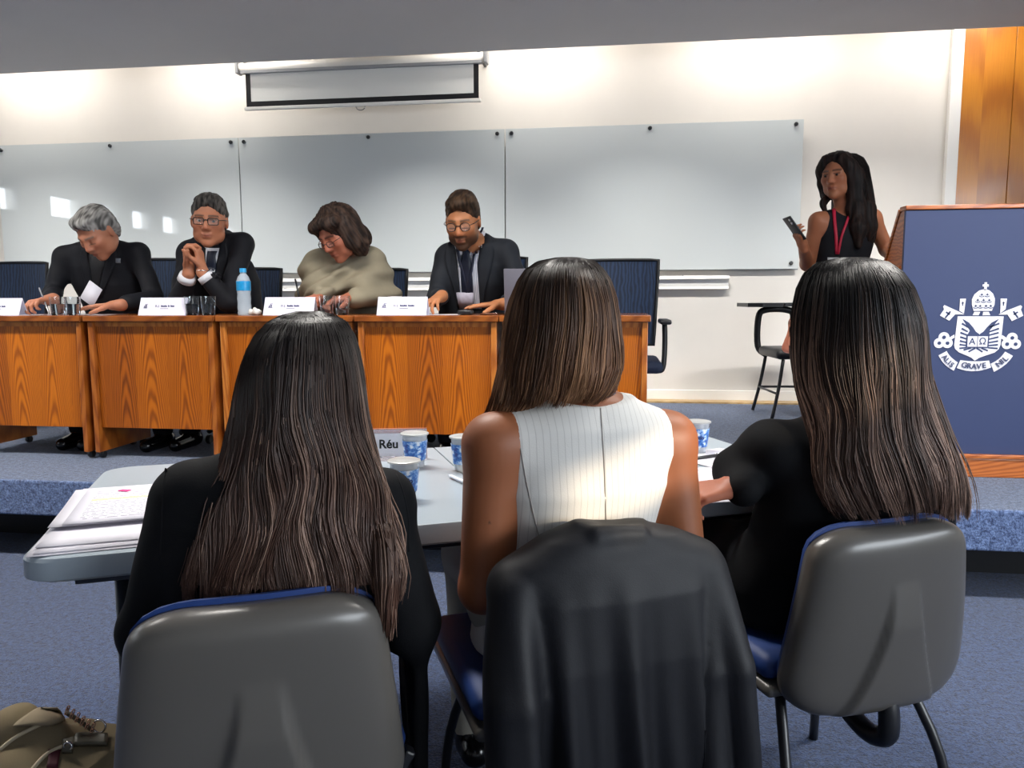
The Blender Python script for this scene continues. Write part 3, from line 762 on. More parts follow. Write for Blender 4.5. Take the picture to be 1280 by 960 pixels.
# ============================================================ implicit surfaces for bodies, cloth and hair
def unit(v): v = np.asarray(v, float); return v / (np.linalg.norm(v) + 1e-12)
class Sdf:
    def __init__(s): s.p = []
    def cap(s, a, b, ra, rb=None, k=.02, sub=False):
        s.p.append(('c', np.asarray(a, float), np.asarray(b, float), ra, ra if rb is None else rb, k, sub)); return s
    def chain(s, pts, rs, k=.02, sub=False):
        for i in range(len(pts) - 1): s.cap(pts[i], pts[i + 1], rs[i], rs[i + 1], k, sub)
        return s
    def ell(s, c, r, R=None, k=.02, sub=False):
        s.p.append(('e', np.asarray(c, float), np.asarray(r, float), np.eye(3) if R is None else R, 0, k, sub)); return s
    def loft(s, st, right, fwd, n=2.3, k=.03, sub=False):
        """st: (centre, half width, half depth) from bottom to top; sections lie level, axes right/fwd."""
        s.p.append(('l', st, np.asarray(right, float), np.asarray(fwd, float), n, k, sub)); return s
    def boxr(s, c, hs, R=None, r=.01, k=.01, sub=False):
        s.p.append(('b', np.asarray(c, float), np.asarray(hs, float), np.eye(3) if R is None else R, r, k, sub)); return s
    def bounds(s, q):
        if q[0] == 'c':
            R = max(q[3], q[4]); return np.minimum(q[1], q[2]) - R, np.maximum(q[1], q[2]) + R
        if q[0] in 'eb':
            e = np.abs(q[3]) @ q[2] + (q[4] if q[0] == 'b' else 0); return q[1] - e, q[1] + e
        C = np.array([t[0] for t in q[1]]); m = max(max(t[1], t[2]) for t in q[1])
        lo, hi = C.min(0) - m, C.max(0) + m; lo[2], hi[2] = C[0][2], C[-1][2]
        return lo, hi
    def mesh(s, h, relax=1, pad=0.0):
        bs = [s.bounds(q) for q in s.p if not q[-1]]
        lo = np.min([b[0] for b in bs], 0) - 4 * h - pad; hi = np.max([b[1] for b in bs], 0) + 4 * h + pad
        N = np.ceil((hi - lo) / h).astype(int) + 1
        F = np.full(N, .12, np.float32)
        ax = [(lo[i] + h * np.arange(N[i])).astype(np.float32) for i in range(3)]
        for q in s.p:
            k, sub = q[-2], q[-1]
            b0, b1 = s.bounds(q); m = k + 4 * h
            i0 = np.clip(np.floor((b0 - m - lo) / h).astype(int), 0, N); i1 = np.clip(np.ceil((b1 + m - lo) / h).astype(int) + 1, 0, N)
            if np.any(i1 <= i0): continue
            X = ax[0][i0[0]:i1[0]][:, None, None]; Y = ax[1][i0[1]:i1[1]][None, :, None]; Z = ax[2][i0[2]:i1[2]][None, None, :]
            if q[0] == 'c':
                a, b, ra, rb = q[1:5]; d = b - a; L = max(float(d @ d), 1e-12)
                x, y, z = X - a[0], Y - a[1], Z - a[2]
                t = np.clip((x * d[0] + y * d[1] + z * d[2]) / L, 0, 1)
                D = np.sqrt((x - t * d[0]) ** 2 + (y - t * d[1]) ** 2 + (z - t * d[2]) ** 2) - (ra + (rb - ra) * t)
            elif q[0] == 'e':
                c, r, R = q[1:4]; x, y, z = X - c[0], Y - c[1], Z - c[2]
                p = [(x * R[0, i] + y * R[1, i] + z * R[2, i]) for i in range(3)]
                k0 = np.sqrt(sum((p[i] / r[i]) ** 2 for i in range(3))); k1 = np.sqrt(sum((p[i] / r[i] ** 2) ** 2 for i in range(3)))
                D = k0 * (k0 - 1) / np.maximum(k1, 1e-6)
            elif q[0] == 'b':
                c, hs, R, rr = q[1:5]; x, y, z = X - c[0], Y - c[1], Z - c[2]
                p = [np.abs(x * R[0, i] + y * R[1, i] + z * R[2, i]) - hs[i] for i in range(3)]
                D = np.sqrt(sum(np.maximum(v, 0) ** 2 for v in p)) + np.minimum(np.maximum(np.maximum(p[0], p[1]), p[2]), 0) - rr
            else:
                st, rt, fw, n = q[1:5]
                zs = np.array([t[0][2] for t in st]); zz = ax[2][i0[2]:i1[2]]
                f = lambda v: np.interp(zz, zs, v).astype(np.float32)[None, None, :]
                cx, cy = f([t[0][0] for t in st]), f([t[0][1] for t in st]); A, B = f([t[1] for t in st]), f([t[2] for t in st])
                x, y = X - cx, Y - cy
                u = np.abs(x * rt[0] + y * rt[1]) / A; v = np.abs(x * fw[0] + y * fw[1]) / B
                D = ((u ** n + v ** n) ** (1 / n) - 1) * np.minimum(A, B)
                D = np.maximum(D, np.maximum(zs[0] - Z, Z - zs[-1]))
            G = F[i0[0]:i1[0], i0[1]:i1[1], i0[2]:i1[2]]
            if sub:
                D = -D; hh = np.clip(.5 - .5 * (D - G) / k, 0, 1) if k else (D < G) * 1.0
                hh = np.clip(.5 + .5 * (D - G) / max(k, 1e-6), 0, 1)
                G[...] = G * (1 - hh) + D * hh + k * hh * (1 - hh)
            else:
                hh = np.clip(.5 + .5 * (G - D) / max(k, 1e-6), 0, 1)
                G[...] = G * (1 - hh) + D * hh - k * hh * (1 - hh)
        return nets(F, lo, h, relax)
def nets(F, lo, h, relax=1):
    s = F < 0; N = np.array(F.shape) - 1
    cnt = np.zeros(N, np.uint8)
    for i in (0, 1):
        for j in (0, 1):
            for k in (0, 1): cnt += s[i:i + N[0], j:j + N[1], k:k + N[2]]
    act = np.argwhere((cnt > 0) & (cnt < 8))
    idx = np.full(N, -1, np.int32); idx[act[:, 0], act[:, 1], act[:, 2]] = np.arange(len(act))
    acc = np.zeros((len(act), 3)); w = np.zeros(len(act))
    cor = [np.array(c) for c in ((0, 0, 0), (1, 0, 0), (0, 1, 0), (1, 1, 0), (0, 0, 1), (1, 0, 1), (0, 1, 1), (1, 1, 1))]
    val = [F[act[:, 0] + c[0], act[:, 1] + c[1], act[:, 2] + c[2]] for c in cor]
    for a, b in ((0, 1), (2, 3), (4, 5), (6, 7), (0, 2), (1, 3), (4, 6), (5, 7), (0, 4), (1, 5), (2, 6), (3, 7)):
        m = (val[a] < 0) != (val[b] < 0)
        t = np.where(m, val[a] / np.where(m, val[a] - val[b], 1), 0)
        acc += m[:, None] * (cor[a] + t[:, None] * (cor[b] - cor[a])); w += m
    V = lo + h * (act + acc / w[:, None])
    Qs = []
    for ax_ in range(3):
        o1, o2 = [(1, 2), (2, 0), (0, 1)][ax_]
        sl0 = [slice(None)] * 3; sl1 = [slice(None)] * 3
        sl0[ax_] = slice(0, -1); sl1[ax_] = slice(1, None)
        e = np.argwhere(s[tuple(sl0)] != s[tuple(sl1)])
        e = e[(e[:, o1] > 0) & (e[:, o2] > 0) & (e[:, o1] < N[o1]) & (e[:, o2] < N[o2])]
        d1 = np.zeros(3, int); d1[o1] = 1; d2 = np.zeros(3, int); d2[o2] = 1
        g = lambda o: idx[o[:, 0], o[:, 1], o[:, 2]]
        q = np.stack([g(e), g(e - d1), g(e - d1 - d2), g(e - d2)], 1)
        neg = s[e[:, 0], e[:, 1], e[:, 2]]
        q[~neg] = q[~neg][:, ::-1]
        Qs.append(q)
    Q = np.vstack(Qs); Q = Q[(Q >= 0).all(1)]
    for _ in range(relax): V = laplace(V, Q)
    return V, Q
def laplace(V, Q, f=.6):
    acc = np.zeros_like(V); c = np.zeros(len(V))
    for a, b in ((0, 1), (1, 2), (2, 3), (3, 0)):
        for i in range(3):
            acc[:, i] += np.bincount(Q[:, a], V[Q[:, b], i], len(V)) + np.bincount(Q[:, b], V[Q[:, a], i], len(V))
        c += np.bincount(Q[:, a], minlength=len(V)) + np.bincount(Q[:, b], minlength=len(V))
    return V * (1 - f) + f * acc / np.maximum(c, 1)[:, None]
def vnormals(V, Q):
    n = np.cross(V[Q[:, 2]] - V[Q[:, 0]], V[Q[:, 3]] - V[Q[:, 1]])
    out = np.zeros_like(V)
    for a in range(4):
        for i in range(3): out[:, i] += np.bincount(Q[:, a], n[:, i], len(V))
    return out / (np.linalg.norm(out, axis=1)[:, None] + 1e-12)
# cheap smooth noise (sum of sines with random directions)
def mknoise(seed, freq, n=10):
    r = np.random.default_rng(seed); D = r.normal(size=(n, 3)); D /= np.linalg.norm(D, axis=1)[:, None]
    fr = freq * r.uniform(.6, 1.6, n); ph = r.uniform(0, 2 * PI, n)
    return lambda P, sc=(1, 1, 1): np.sin((P * np.asarray(sc)) @ (D * fr[:, None]).T + ph).sum(1) / math.sqrt(n)
def displace(V, Q, d): return V + vnormals(V, Q) * d[:, None]
def bvh_of(V, Q): return BVHTree.FromPolygons(V.tolist(), Q.tolist())

M_skin = mat_vcol('skin', .5, .35, sss=.12, bump=.05, bscale=500)
M_hair = mat_vcol('hair', .36, .22)
M_hairshort = mat_vcol('short_hair', .6, .18, bump=.6, bscale=260)
M_cloth = mat_vcol('suit_cloth', .8, .22, bump=.15, bscale=700)
M_blackcloth = mat('black_suiting', '#14151b', .72, spec=.25, bump=.18, bscale=600)
M_charcoal = mat('charcoal_suiting', '#23262c', .75, spec=.25, bump=.18, bscale=600)
M_shirt = mat('white_shirt', '#d9d9de', .8)
M_tie = mat('navy_tie', '#10172b', .5)
M_eye = mat_vcol('eye', .15, .5)
M_trouser = mat('black_trousers', '#101116', .85, spec=.2)
M_shoe = mat('polished_black_shoe', '#0b0b0d', .2)

def frame_from(f, roll=0.0):
    """columns: right, forward (face), up; roll tilts the head to its right."""
    f = unit(f); x = unit(np.cross(f, (0, 0, 1))); z = np.cross(x, f)
    c, s = math.cos(roll), math.sin(roll)
    return np.stack([c * x - s * z, f, s * x + c * z], 1)
def head_prims(S_, c, R, sc=1.0, fem=False, eyes_closed=False, ears=True, thin=1.0):
    L = lambda *p: c + R @ (np.array(p) * sc)
    e = lambda p, r, k=.02, sub=False, RR=None: S_.ell(L(*p), np.array(r) * sc, R if RR is None else R @ RR, k * sc, sub)
    cp = lambda a, b, ra, rb, k=.012, sub=False: S_.cap(L(*a), L(*b), ra * sc, rb * sc, k * sc, sub)
    e((0, -.012, .038), (.076 * thin, .098, .088), .03)
    e((0, .028, -.030), (.062 * thin, .068, .082), .04)
    j = .9 if fem else 1.0
    for s in (-1, 1):
        e((s * .044 * j * thin, .022, -.066), (.022, .034, .026), .035)
        e((s * .042 * thin, .066, -.016), (.020, .020, .018), .03)
        if ears: e((s * .078 * thin, -.006, -.004), (.007, .018, .031), .008, RR=np.array(Matrix.Rotation(-.25 * s, 3, 'Z')))
    e((0, .066, -.100), (.024 * j, .022, .018), .03)
    for s in (-1, 1):
        cp((s * .012, .090, .026), (s * .046 * thin, .074, .024), .010 if not fem else .007, .008, .014)
        e((s * .031 * thin, .097, .005), (.017, .014, .010), .012, True)
        e((s * .031 * thin, .079, .003), (.0155, .0125, .0125 if eyes_closed else .011), .006)
        if not eyes_closed: cp((s * .018, .091, .0115), (s * .045 * thin, .086, .0105), .0028, .0028, .004)
    cp((0, .090, .018), (0, .110, -.026), .0085, .0125, .014)
    for s in (-1, 1): e((s * .012, .098, -.032), (.0085, .011, .008), .008)
    cp((-.016, .089, -.058), (.016, .089, -.058), .0065, .0065, .008); cp((0, .094, -.060), (0, .093, -.061), .0065, .0065, .008)
    cp((-.013, .088, -.069), (.013, .088, -.069), .0075, .0075, .008)
    cp((-.026, .090, -.0635), (.026, .090, -.0635), .0022, .0022, .003, True)
    return L
def face_color(c, R, sc, skin, lip, brow, beard=None, beard_amt=0.0, closed=True, thin=1.0, blush=.25):
    skin, lip, brow = [np.asarray(v) for v in (skin, lip, brow)]
    nz = mknoise(3, 60)
    def f(P):
        q = ((P - c) @ R) / sc
        x, y, z = np.abs(q[:, 0]), q[:, 1], q[:, 2]
        C = np.tile(skin, (len(P), 1)) * (1 + .04 * nz(P))[:, None]
        g = lambda v, s: np.exp(-(v / s) ** 2)
        hd = np.linalg.norm(q, axis=1) < .2
        red = (g(np.hypot(x - .042, z + .025), .024) + g(np.hypot(x, z + .024), .016)) * (y > .05) * hd * blush
        C = C * (1 - red[:, None] * np.array([0.0, .38, .40]))
        m = (g(z + .0635, .0085) * g(x, .021) * (y > .075) * hd)[:, None] * .85
        C = C * (1 - m) + lip * m
        m = (g(z - .028 - .10 * np.minimum(x - .028, 0) + .12 * np.maximum(x - .036, 0), .0048) * (x > .010) * (x < .053 * thin) * (y > .055) * hd)[:, None] * .9
        C = C * (1 - m) + brow * m
        zz = z + .006 if closed else z - .0105
        m = (g(zz, .0026) * (np.abs(x - .031 * thin) < .0165) * (y > .075) * hd)[:, None] * .85
        C = C * (1 - m) + brow * .4 * m
        m = (g(z + .0635, .0016) * g(x, .022) * (y > .08) * hd)[:, None] * .6
        C = C * (1 - m) + lip * .25 * m
        if beard is not None:
            low = 1 / (1 + np.exp((z + .045) / .006)) * (y > .0) * hd
            must = g(z + .047, .008) * (x < .032) * (y > .07) * hd
            side = 1 / (1 + np.exp((z + .015) / .01)) * (y < .05) * (y > -.01) * hd * .5
            a = np.clip(np.maximum(np.maximum(low * (1 - g(z + .064, .008) * (x < .022)), must), side), 0, 1)[:, None] * beard_amt
            C = C * (1 - a) + np.asarray(beard) * a
        return np.clip(C, 0, 1)
    return f
def add_eyes(L, R, sc, parent, look, iris='#2a1a10', thin=1.0):
    for s in (-1, 1):
        c = L(s * .031 * thin, .0795, .0035); n, m = 12, 16
        V = []; r = .0128 * sc
        for i in range(n + 1):
            for k in range(m):
                a, b = PI * i / n, 2 * PI * k / m
                V.append((math.sin(a) * math.cos(b), math.cos(a), math.sin(a) * math.sin(b)))
        V = np.array(V); F = unit(look); W = (V @ R.T)
        d = W @ F
        col = np.where((d > .80)[:, None], srgb(iris), srgb('#cfc8c0')); col = np.where((d > .955)[:, None], np.array([.004] * 3), col)
        Q = [(i * m + k, i * m + (k + 1) % m, (i + 1) * m + (k + 1) % m, (i + 1) * m + k) for i in range(n) for k in range(m)]
        np_mesh('eye', c + W * r, Q, M_eye, parent, True, True, col)
def hand_prims(S_, w, d, pn, side, curl=(.3, .35, .4, .45), thumb=(.7, .6), sc=1.0, spread=1.0, tcurl=.25):
    """w wrist, d direction of the metacarpals, pn direction the palm faces, side: +1 thumb lies towards cross(d, pn)."""
    d = unit(d); pn = unit(pn - d * (np.asarray(pn) @ d)); lat = np.cross(d, pn) * side
    S_.cap(w - d * .02 * sc, w + d * .02 * sc, .026 * sc, .024 * sc, .02 * sc)
    kn = []
    for i, (o, ln, rr) in enumerate(((.031, .083, .0098), (.0105, .088, .0100), (-.0105, .084, .0095), (-.030, .076, .0085))):
        b = w + d * ln * sc + lat * o * sc * 1.02
        S_.cap(w + d * .012 * sc + lat * o * .55 * sc, b, .0135 * sc, .0115 * sc, .012 * sc)
        dirv = unit(d + lat * o * 2.6 * spread); p = b; A = 0.0
        Lf = (.072, .080, .074, .058)[i]
        for j, fr in enumerate((.46, .30, .24)):
            A += curl[i] * (1.0 if j else .8)
            q = p + (dirv * math.cos(A) + pn * math.sin(A)) * Lf * fr * sc
            S_.cap(p, q, (rr - .0008 * j) * sc, (rr - .0008 * (j + 1)) * sc, .004 * sc)
            p = q
        kn.append(b)
    t0 = w + d * .022 * sc + lat * .026 * sc; td = unit(d * .62 + lat * thumb[0] + pn * thumb[1] * .5); p = t0
    for ln, ra, rb in ((.042, .0135, .0112), (.032, .0112, .0100), (.026, .0100, .0085)):
        q = p + td * ln * sc; S_.cap(p, q, ra * sc, rb * sc, .008 * sc); p = q
        td = unit(td + d * tcurl + pn * tcurl * .4)
    return kn
def glasses(L, R, parent, m, sc=1.0, w=.046, h=.034, rnd=.012, r=.0016, lens=None, drop=0.0, y=.106, thin=1.0):
    g = thing('glasses', 'g', 'g'); del g['label'], g['category']; g.parent = parent
    off = root_loc(parent)
    W = lambda p: np.array([L(*q) for q in p])
    lens = lens or mat_clear('spectacle_lens', '#cfd6d8', .10, .03)
    for s in (-1, 1):
        o = rounded_rect(w, h, rnd, 5, s * .032, .002 - drop)
        P = W([(a, y - .25 * max(0, abs(a) - .03), b) for a, b in o])
        V, Q, T = tube_arrays(P, r * sc, 6, True); np_mesh('rim', V, Q, m, g, True, True, tris=None)
        V = np.vstack([P, P.mean(0)]); n = len(P)
        np_mesh('lens', V, [], lens, g, True, False, tris=[(i, (i + 1) % n, n) for i in range(n)])
        P = W([(s * (.032 + w / 2), y - .006, .008 - drop), (s * .076 * thin, .07, .010 - drop * .6), (s * .082 * thin, -.005, .008), (s * .079 * thin, -.02, -.012)])
        V, Q, T = tube_arrays(P, r * sc, 6); np_mesh('temple', V, Q, m, g, True, True, tris=T)
    P = W([(-.011, y, .006 - drop), (0, y + .004, .009 - drop), (.011, y, .006 - drop)])
    V, Q, T = tube_arrays(P, r * sc, 6); np_mesh('bridge', V, Q, m, g, True, True, tris=T)
    return g
def drape_px(name, rows, bvh, off, m, parent, nu=8, sub=5, thick=.004, bulge=0.0, col=None):
    """a strip of cloth laid on a garment: rows are (py, px_left, px_right) outlines, dropped on the surface by sight lines."""
    R_ = np.array(rows, float); R_ = smooth_path(R_, sub) if len(R_) > 2 and sub else R_
    P = np.zeros((len(R_), nu + 1, 3)); N = np.zeros_like(P); last = None
    for i, (py, a, b) in enumerate(R_):
        for k in range(nu + 1):
            d = ray(a + (b - a) * k / nu, py)
            hit = bvh.ray_cast(Vector(EYE), Vector(d).normalized(), 12)
            if hit[0] is None:
                dist = last if last is not None else 4.0
                P[i, k] = EYE + unit(d) * dist; N[i, k] = -unit(d)
            else:
                P[i, k] = hit[0]; n = np.array(hit[1]); N[i, k] = n if n @ d < 0 else -n; last = hit[3]
    dl = np.linalg.norm(P - EYE, axis=2); md = np.median(dl)
    bad = np.abs(dl - md) > .25
    for i, k in np.argwhere(bad): P[i, k] = EYE + unit(P[i, k] - EYE) * md
    for _ in range(2): N[1:-1] = (N[:-2] + 2 * N[1:-1] + N[2:]) / 4
    N /= np.linalg.norm(N, axis=2)[:, :, None] + 1e-9
    uu = np.linspace(-1, 1, nu + 1)
    top = P + N * (off + thick + bulge * (1 - uu ** 2))[None, :, None]; bot = P + N * (off - .004)
    n1 = len(R_) * (nu + 1); V = np.vstack([top.reshape(-1, 3), bot.reshape(-1, 3)]); Q = []
    w = nu + 1
    for i in range(len(R_) - 1):
        for k in range(nu):
            a = i * w + k
            Q += [(a, a + w, a + w + 1, a + 1), (n1 + a, n1 + a + 1, n1 + a + w + 1, n1 + a + w)]
        a, b = i * w, i * w + nu
        Q += [(a, n1 + a, n1 + a + w, a + w), (b, b + w, n1 + b + w, n1 + b)]
    for k in range(nu):
        a, b = k, (len(R_) - 1) * w + k
        Q += [(a, a + 1, n1 + a + 1, n1 + a), (b, n1 + b, n1 + b + 1, b + 1)]
    return np_mesh(name, V, Q, m, parent, True, True, col)
def strand_mesh(name, P, rad, col, m, parent, taper=True, nside=3):
    """P (S,K,3) strands, rad (S,), col (S,K,3) -> one hair mesh."""
    S_, K = P.shape[:2]
    T = np.gradient(P, axis=1); T /= np.linalg.norm(T, axis=2)[:, :, None] + 1e-9
    up = np.array([.3, .9, .1]); A = np.cross(T, up); A /= np.linalg.norm(A, axis=2)[:, :, None] + 1e-9; B = np.cross(T, A)
    t = np.linspace(0, 1, K); w = (np.minimum(1, t * 14 + .35) * np.minimum(1, (1 - t) * 5 + .18)) if taper else np.ones(K)
    th = np.arange(nside) * 2 * PI / nside
    V = P[:, :, None] + (rad[:, None] * w[None])[:, :, None, None] * (np.cos(th)[None, None, :, None] * A[:, :, None] + np.sin(th)[None, None, :, None] * B[:, :, None])
    n = nside; base = np.arange(S_)[:, None, None] * K * n + np.arange(K - 1)[None, :, None] * n
    k = np.arange(n)[None, None, :]; l = (k + 1) % n
    Q = np.stack([base + k, base + n + k, base + n + l, base + l], -1).reshape(-1, 4)
    C = np.repeat(col[:, :, None], n, 2).reshape(-1, 3)
    return np_mesh(name, V.reshape(-1, 3), Q, m, parent, True, True, C)
# ============================================================ people behind the desks
def J(px, py, Y): return onY(px, py, Y)
def JZ(px, Y, Z):
    k = (px - 640) / FOC; v = CR - k * CF; b = np.array([0, Y, Z - EYE[2]])
    return np.array([-(v @ b) / v[0], Y, Z])
UP = np.array([0, 0, 1.0])
def torso(Sd, shr, shl, hip, a=1.0, b=1.0, k=.035, grow=0.0, neck=None, legs=False):
    rt = shr - shl; rt[2] = 0; rt = unit(rt); fw = np.cross(UP, rt)
    mid = (shr + shl) / 2; hw = np.linalg.norm((shr - shl)[:2]) / 2
    st = []
    for t, wa, wb in ((0, .19, .135), (.3, .175, .125), (.65, .19, .130), (.86, .17, .112), (.98, .13, .085), (1.10, .075, .066)):
        c = hip + (mid - hip) * t - fw * .03 * math.sin(t * 2.6) * .3
        st.append((c, wa * a + grow, wb * b + grow))
    Sd.loft(st, rt, fw, 2.4, k)
    for s_, sh in ((1, shr), (-1, shl)):
        Sd.cap(mid + UP * .03 - fw * .015 + rt * s_ * .05, sh, .052 * b + grow, .050 * b + grow, .05)
    return rt, fw, mid
def arm(Sd, sh, el, wr, r=(.062, .052, .038), k=.03):
    Sd.cap(sh, el, r[0], r[1], k); Sd.cap(el, wr, r[1], r[2], .02)
def folds_arm(V, joints, amp=.006, seed=1):
    """creases gathering round elbows and waist."""
    nz = mknoise(seed, 34); nz2 = mknoise(seed + 9, 70)
    d = amp * .55 * nz(V, (1, 1, .55)) + amp * .25 * nz2(V, (1, 1, .6))
    w = np.full(len(V), .35)
    for j in joints: w = np.maximum(w, np.exp(-(np.linalg.norm(V - j, axis=1) / .11) ** 2))
    return d * w
def short_hair(c, R, sc, colA, colB, parent, seed, part=.0, top=1.0, front=.0, side=0.0, thin=1.0, fringe=None):
    H = Sdf(); L = lambda *p: c + R @ (np.array(p) * sc)
    H.ell(L(0, -.017, .044), np.array([.0825 * thin + side, .105, .094 * top]) * sc, R, .02)
    H.ell(L(part, .05 + front, .096), np.array([.058, .045, .030]) * sc, R, .03)
    H.ell(L(0, -.07, -.02), np.array([.066, .038, .06]) * sc, R, .03)
    H.ell(L(0, .118, -.012), np.array([.080, .078, .094]) * sc, R, .012 * sc, True)
    for s in (-1, 1): H.ell(L(s * .095, .01, -.028), np.array([.03, .05, .05]) * sc, R, .01 * sc, True)
    H.ell(L(0, .03, -.13), np.array([.13, .115, .10]) * sc, R, .01 * sc, True)
    V, Q = H.mesh(.004, 1)
    nz, nf = mknoise(seed, 120), mknoise(seed + 1, 420)
    q = ((V - c) @ R)
    V = displace(V, Q, .0022 * nz(q, (1.4, .5, .7)) + .0010 * nf(q, (1.3, .35, .6)))
    m = np.clip(.5 + .35 * nz(q, (2, .5, .5)) + .35 * nf(q, (1.5, .3, .4)), 0, 1)[:, None]
    col = np.asarray(colA) * (1 - m) + np.asarray(colB) * m
    return np_mesh('hair', V, Q, M_hairshort, parent, True, True, col)
def seated_legs(parent, hip, rt, fw, feet, m=None, shoe=True):
    T = Sdf()
    for s, ft in zip((1, -1), feet):
        h_ = hip + rt * s * .09; kn = ft + np.array([0, 0, .46]) + fw * .06; kn[2] = S + .555
        T.cap(h_, kn, .09, .07, .05); T.cap(kn, ft + UP * .10, .068, .052, .02)
    V, Q = T.mesh(.012, 1)
    np_mesh('trousers', V, Q, m or M_trouser, parent, True, True)
    for s, ft in zip((1, -1), feet):
        F = Sdf(); F.cap(ft + UP * .045 - fw * .03, ft + UP * .035 + fw * .14, .042, .034, .02); F.cap(ft + UP * .06 - fw * .01, ft + UP * .1, .044, .046, .02)
        F.boxr(ft - UP * .04 + fw * .05, np.array([.3, .3, .04]), None, .0, .002, True)
        V, Q = F.mesh(.007, 1); np_mesh('shoe', V, Q, M_shoe, parent, True, True)
SKIN_A = srgb('#b07a5c'); SKIN_B = srgb('#a86f50'); LIP = srgb('#8a4a40')
def make_panel_person(name, label, P):
    base = np.array([P['hip'][0], P['hip'][1], S])
    t = thing(name, label, 'person', tuple(base), group='people seated behind the desks')
    hip, shr, shl = P['hip'], P['shr'], P['shl']
    R = frame_from(P['face'], P.get('roll', 0)); sc = P.get('sc', 1.1); hc = P['head']; thin = P.get('thin', 1.0)
    # --- body (one continuous skin surface)
    B = Sdf()
    rt, fw, mid = torso(B, shr.copy(), shl.copy(), hip, .86, .86)
    L = head_prims(B, hc, R, sc, P.get('fem', False), P.get('closed', True), True, thin)
    nb = mid + UP * .055 - fw * .005
    B.cap(L(0, -.022, -.055), nb, .050 * sc, .058, .03)
    for side, sh, el, wr, hd in ((1, shr, P['elr'], P['wrr'], P['hr']), (-1, shl, P['ell'], P['wrl'], P['hl'])):
        B.cap(sh, el, .045, .040, .03); B.cap(el, wr, .038, .025, .02)
        hand_prims(B, wr + unit(hd['d']) * .015, hd['d'], hd['n'], hd['s'], hd.get('curl', (.3, .35, .4, .45)), sc=hd.get('sc', 1.05), thumb=hd.get('thumb', (.7, .6)), spread=hd.get('spread', .8))
    V, Q = B.mesh(.005, 1)
    fc = face_color(hc, R, sc, P['skin'], P.get('lip', LIP), P['brow'], P.get('beard'), P.get('beard_amt', 0), P.get('closed', True), thin)
    np_mesh('body', V, Q, M_skin, t, True, True, fc(V))
    if not P.get('closed', True): add_eyes(L, R, sc, t, P['look'], thin=thin)
    # --- upper garment
    C = Sdf(); torso(C, shr.copy(), shl.copy(), hip, P.get('ja', 1.0), P.get('jb', 1.0), grow=.012)
    if P.get('shawl'):
        el_r, el_l = P['elr'], P['ell']
        arm(C, shr, el_r, P['wrr'], (.075, .072, .055), .08); arm(C, shl, el_l, P['wrl'], (.075, .072, .055), .08)
        C.cap(mid - UP * .10 + fw * .07 + rt * .09, mid - UP * .10 + fw * .07 - rt * .10, .09, .09, .09)
        C.cap((el_r + hip) / 2 + fw * .05, (el_l + hip) / 2 + fw * .05, .09, .09, .10)
        n = 14; ring = []
        for k in range(n + 1):
            a = 2 * PI * k / n
            ring.append(mid + UP * (.045 - .050 * max(0, math.cos(a)) + .012 * math.sin(a)) + rt * .100 * math.sin(a) + fw * (.098 * math.cos(a) + .012))
        C.chain(ring, [.026] * (n + 1), .018)
        ring2 = [p + UP * -.035 + fw * .02 for p in ring]; C.chain(ring2, [.024] * (n + 1), .02)
    else:
        for sh, el, wr in ((shr, P['elr'], P['wrr']), (shl, P['ell'], P['wrl'])):
            d = unit(el - wr); arm(C, sh, el, wr + d * .045, (.058, .051, .042))
        C.cap(nb + UP * .005 - fw * .035 + rt * .03, nb + UP * .005 - fw * .035 - rt * .03, .052, .052, .03)      # collar stand
        C.cap(nb + UP * .10 + fw * .06, nb - UP * .02 + fw * .045, .060, .05, .02, True)                          # neck opening
    V, Q = C.mesh(.0075, 1)
    if P.get('shawl'):
        q = (V - mid) @ np.stack([rt, fw, UP], 1)
        ph = q[:, 2] * 62 + q[:, 0] * 34 + 2.2 * np.sin(q[:, 0] * 11 + q[:, 2] * 7)
        d = .012 * np.sin(ph) * np.clip((.06 - q[:, 2]) / .1, 0, 1) + .004 * mknoise(5, 40)(V)
    else: d = folds_arm(V, [P['elr'], P['ell'], hip + UP * .25, (shr + P['elr']) / 2, (shl + P['ell']) / 2], .014, P.get('seed', 1))
    V = displace(V, Q, d)
    g = np_mesh(P.get('garment', 'suit_jacket'), V, Q, P['cloth'], t, True, True)
    bv = bvh_of(V, Q)
    # --- shirt cuffs
    if not P.get('shawl'):
        for wr, el in ((P['wrr'], P['elr']), (P['wrl'], P['ell'])):
            d = unit(el - wr); c = P.get('cuff', .0)
            if c: tube('shirt_cuff', [wr + d * (.05), wr + d * (.05 - c)], [.046, .042], M_shirt, t, 16, world=True)
    # --- legs under the desk
    if 'feet' in P: seated_legs(t, hip, rt, fw, P['feet'])
    return t, bv, L, R, sc, rt, fw, mid
BROWN = srgb('#2a1c14')

# ---- the grey-haired man, writing
P1 = dict(head=J(123, 291, 3.80), face=(-.14, -.74, -.62), roll=.06, sc=1.06, skin=srgb('#b4785c'), brow=srgb('#6d6258'), seed=11,
          shr=J(82, 321, 3.97), shl=J(172, 318, 3.98), hip=np.array([-2.79, 4.16, S + .58]), elr=J(66, 366, 3.90), ell=J(192, 372, 3.90),
          wrr=JZ(66, 3.70, DT + .080), wrl=JZ(150, 3.68, DT + .048), cloth=M_blackcloth,
          hr=dict(d=(-.35, -1, -.12), n=(.15, .1, -1), s=-1, curl=(.75, .8, .9, .95)), hl=dict(d=(-1, -.28, -.03), n=(0, 0, -1), s=1, curl=(.12, .13, .14, .16)), ja=1.12,
          feet=[np.array([-2.90, 3.80, S]), np.array([-2.78, 3.80, S])])
m1, bv1, L1, R1, s1, *_ = make_panel_person('person', 'grey-haired man in black writing at his desk with head bowed', P1)
short_hair(P1['head'], R1, s1, srgb('#4c4a48'), srgb('#a5a29d'), m1, 21, top=.99, side=-.002)
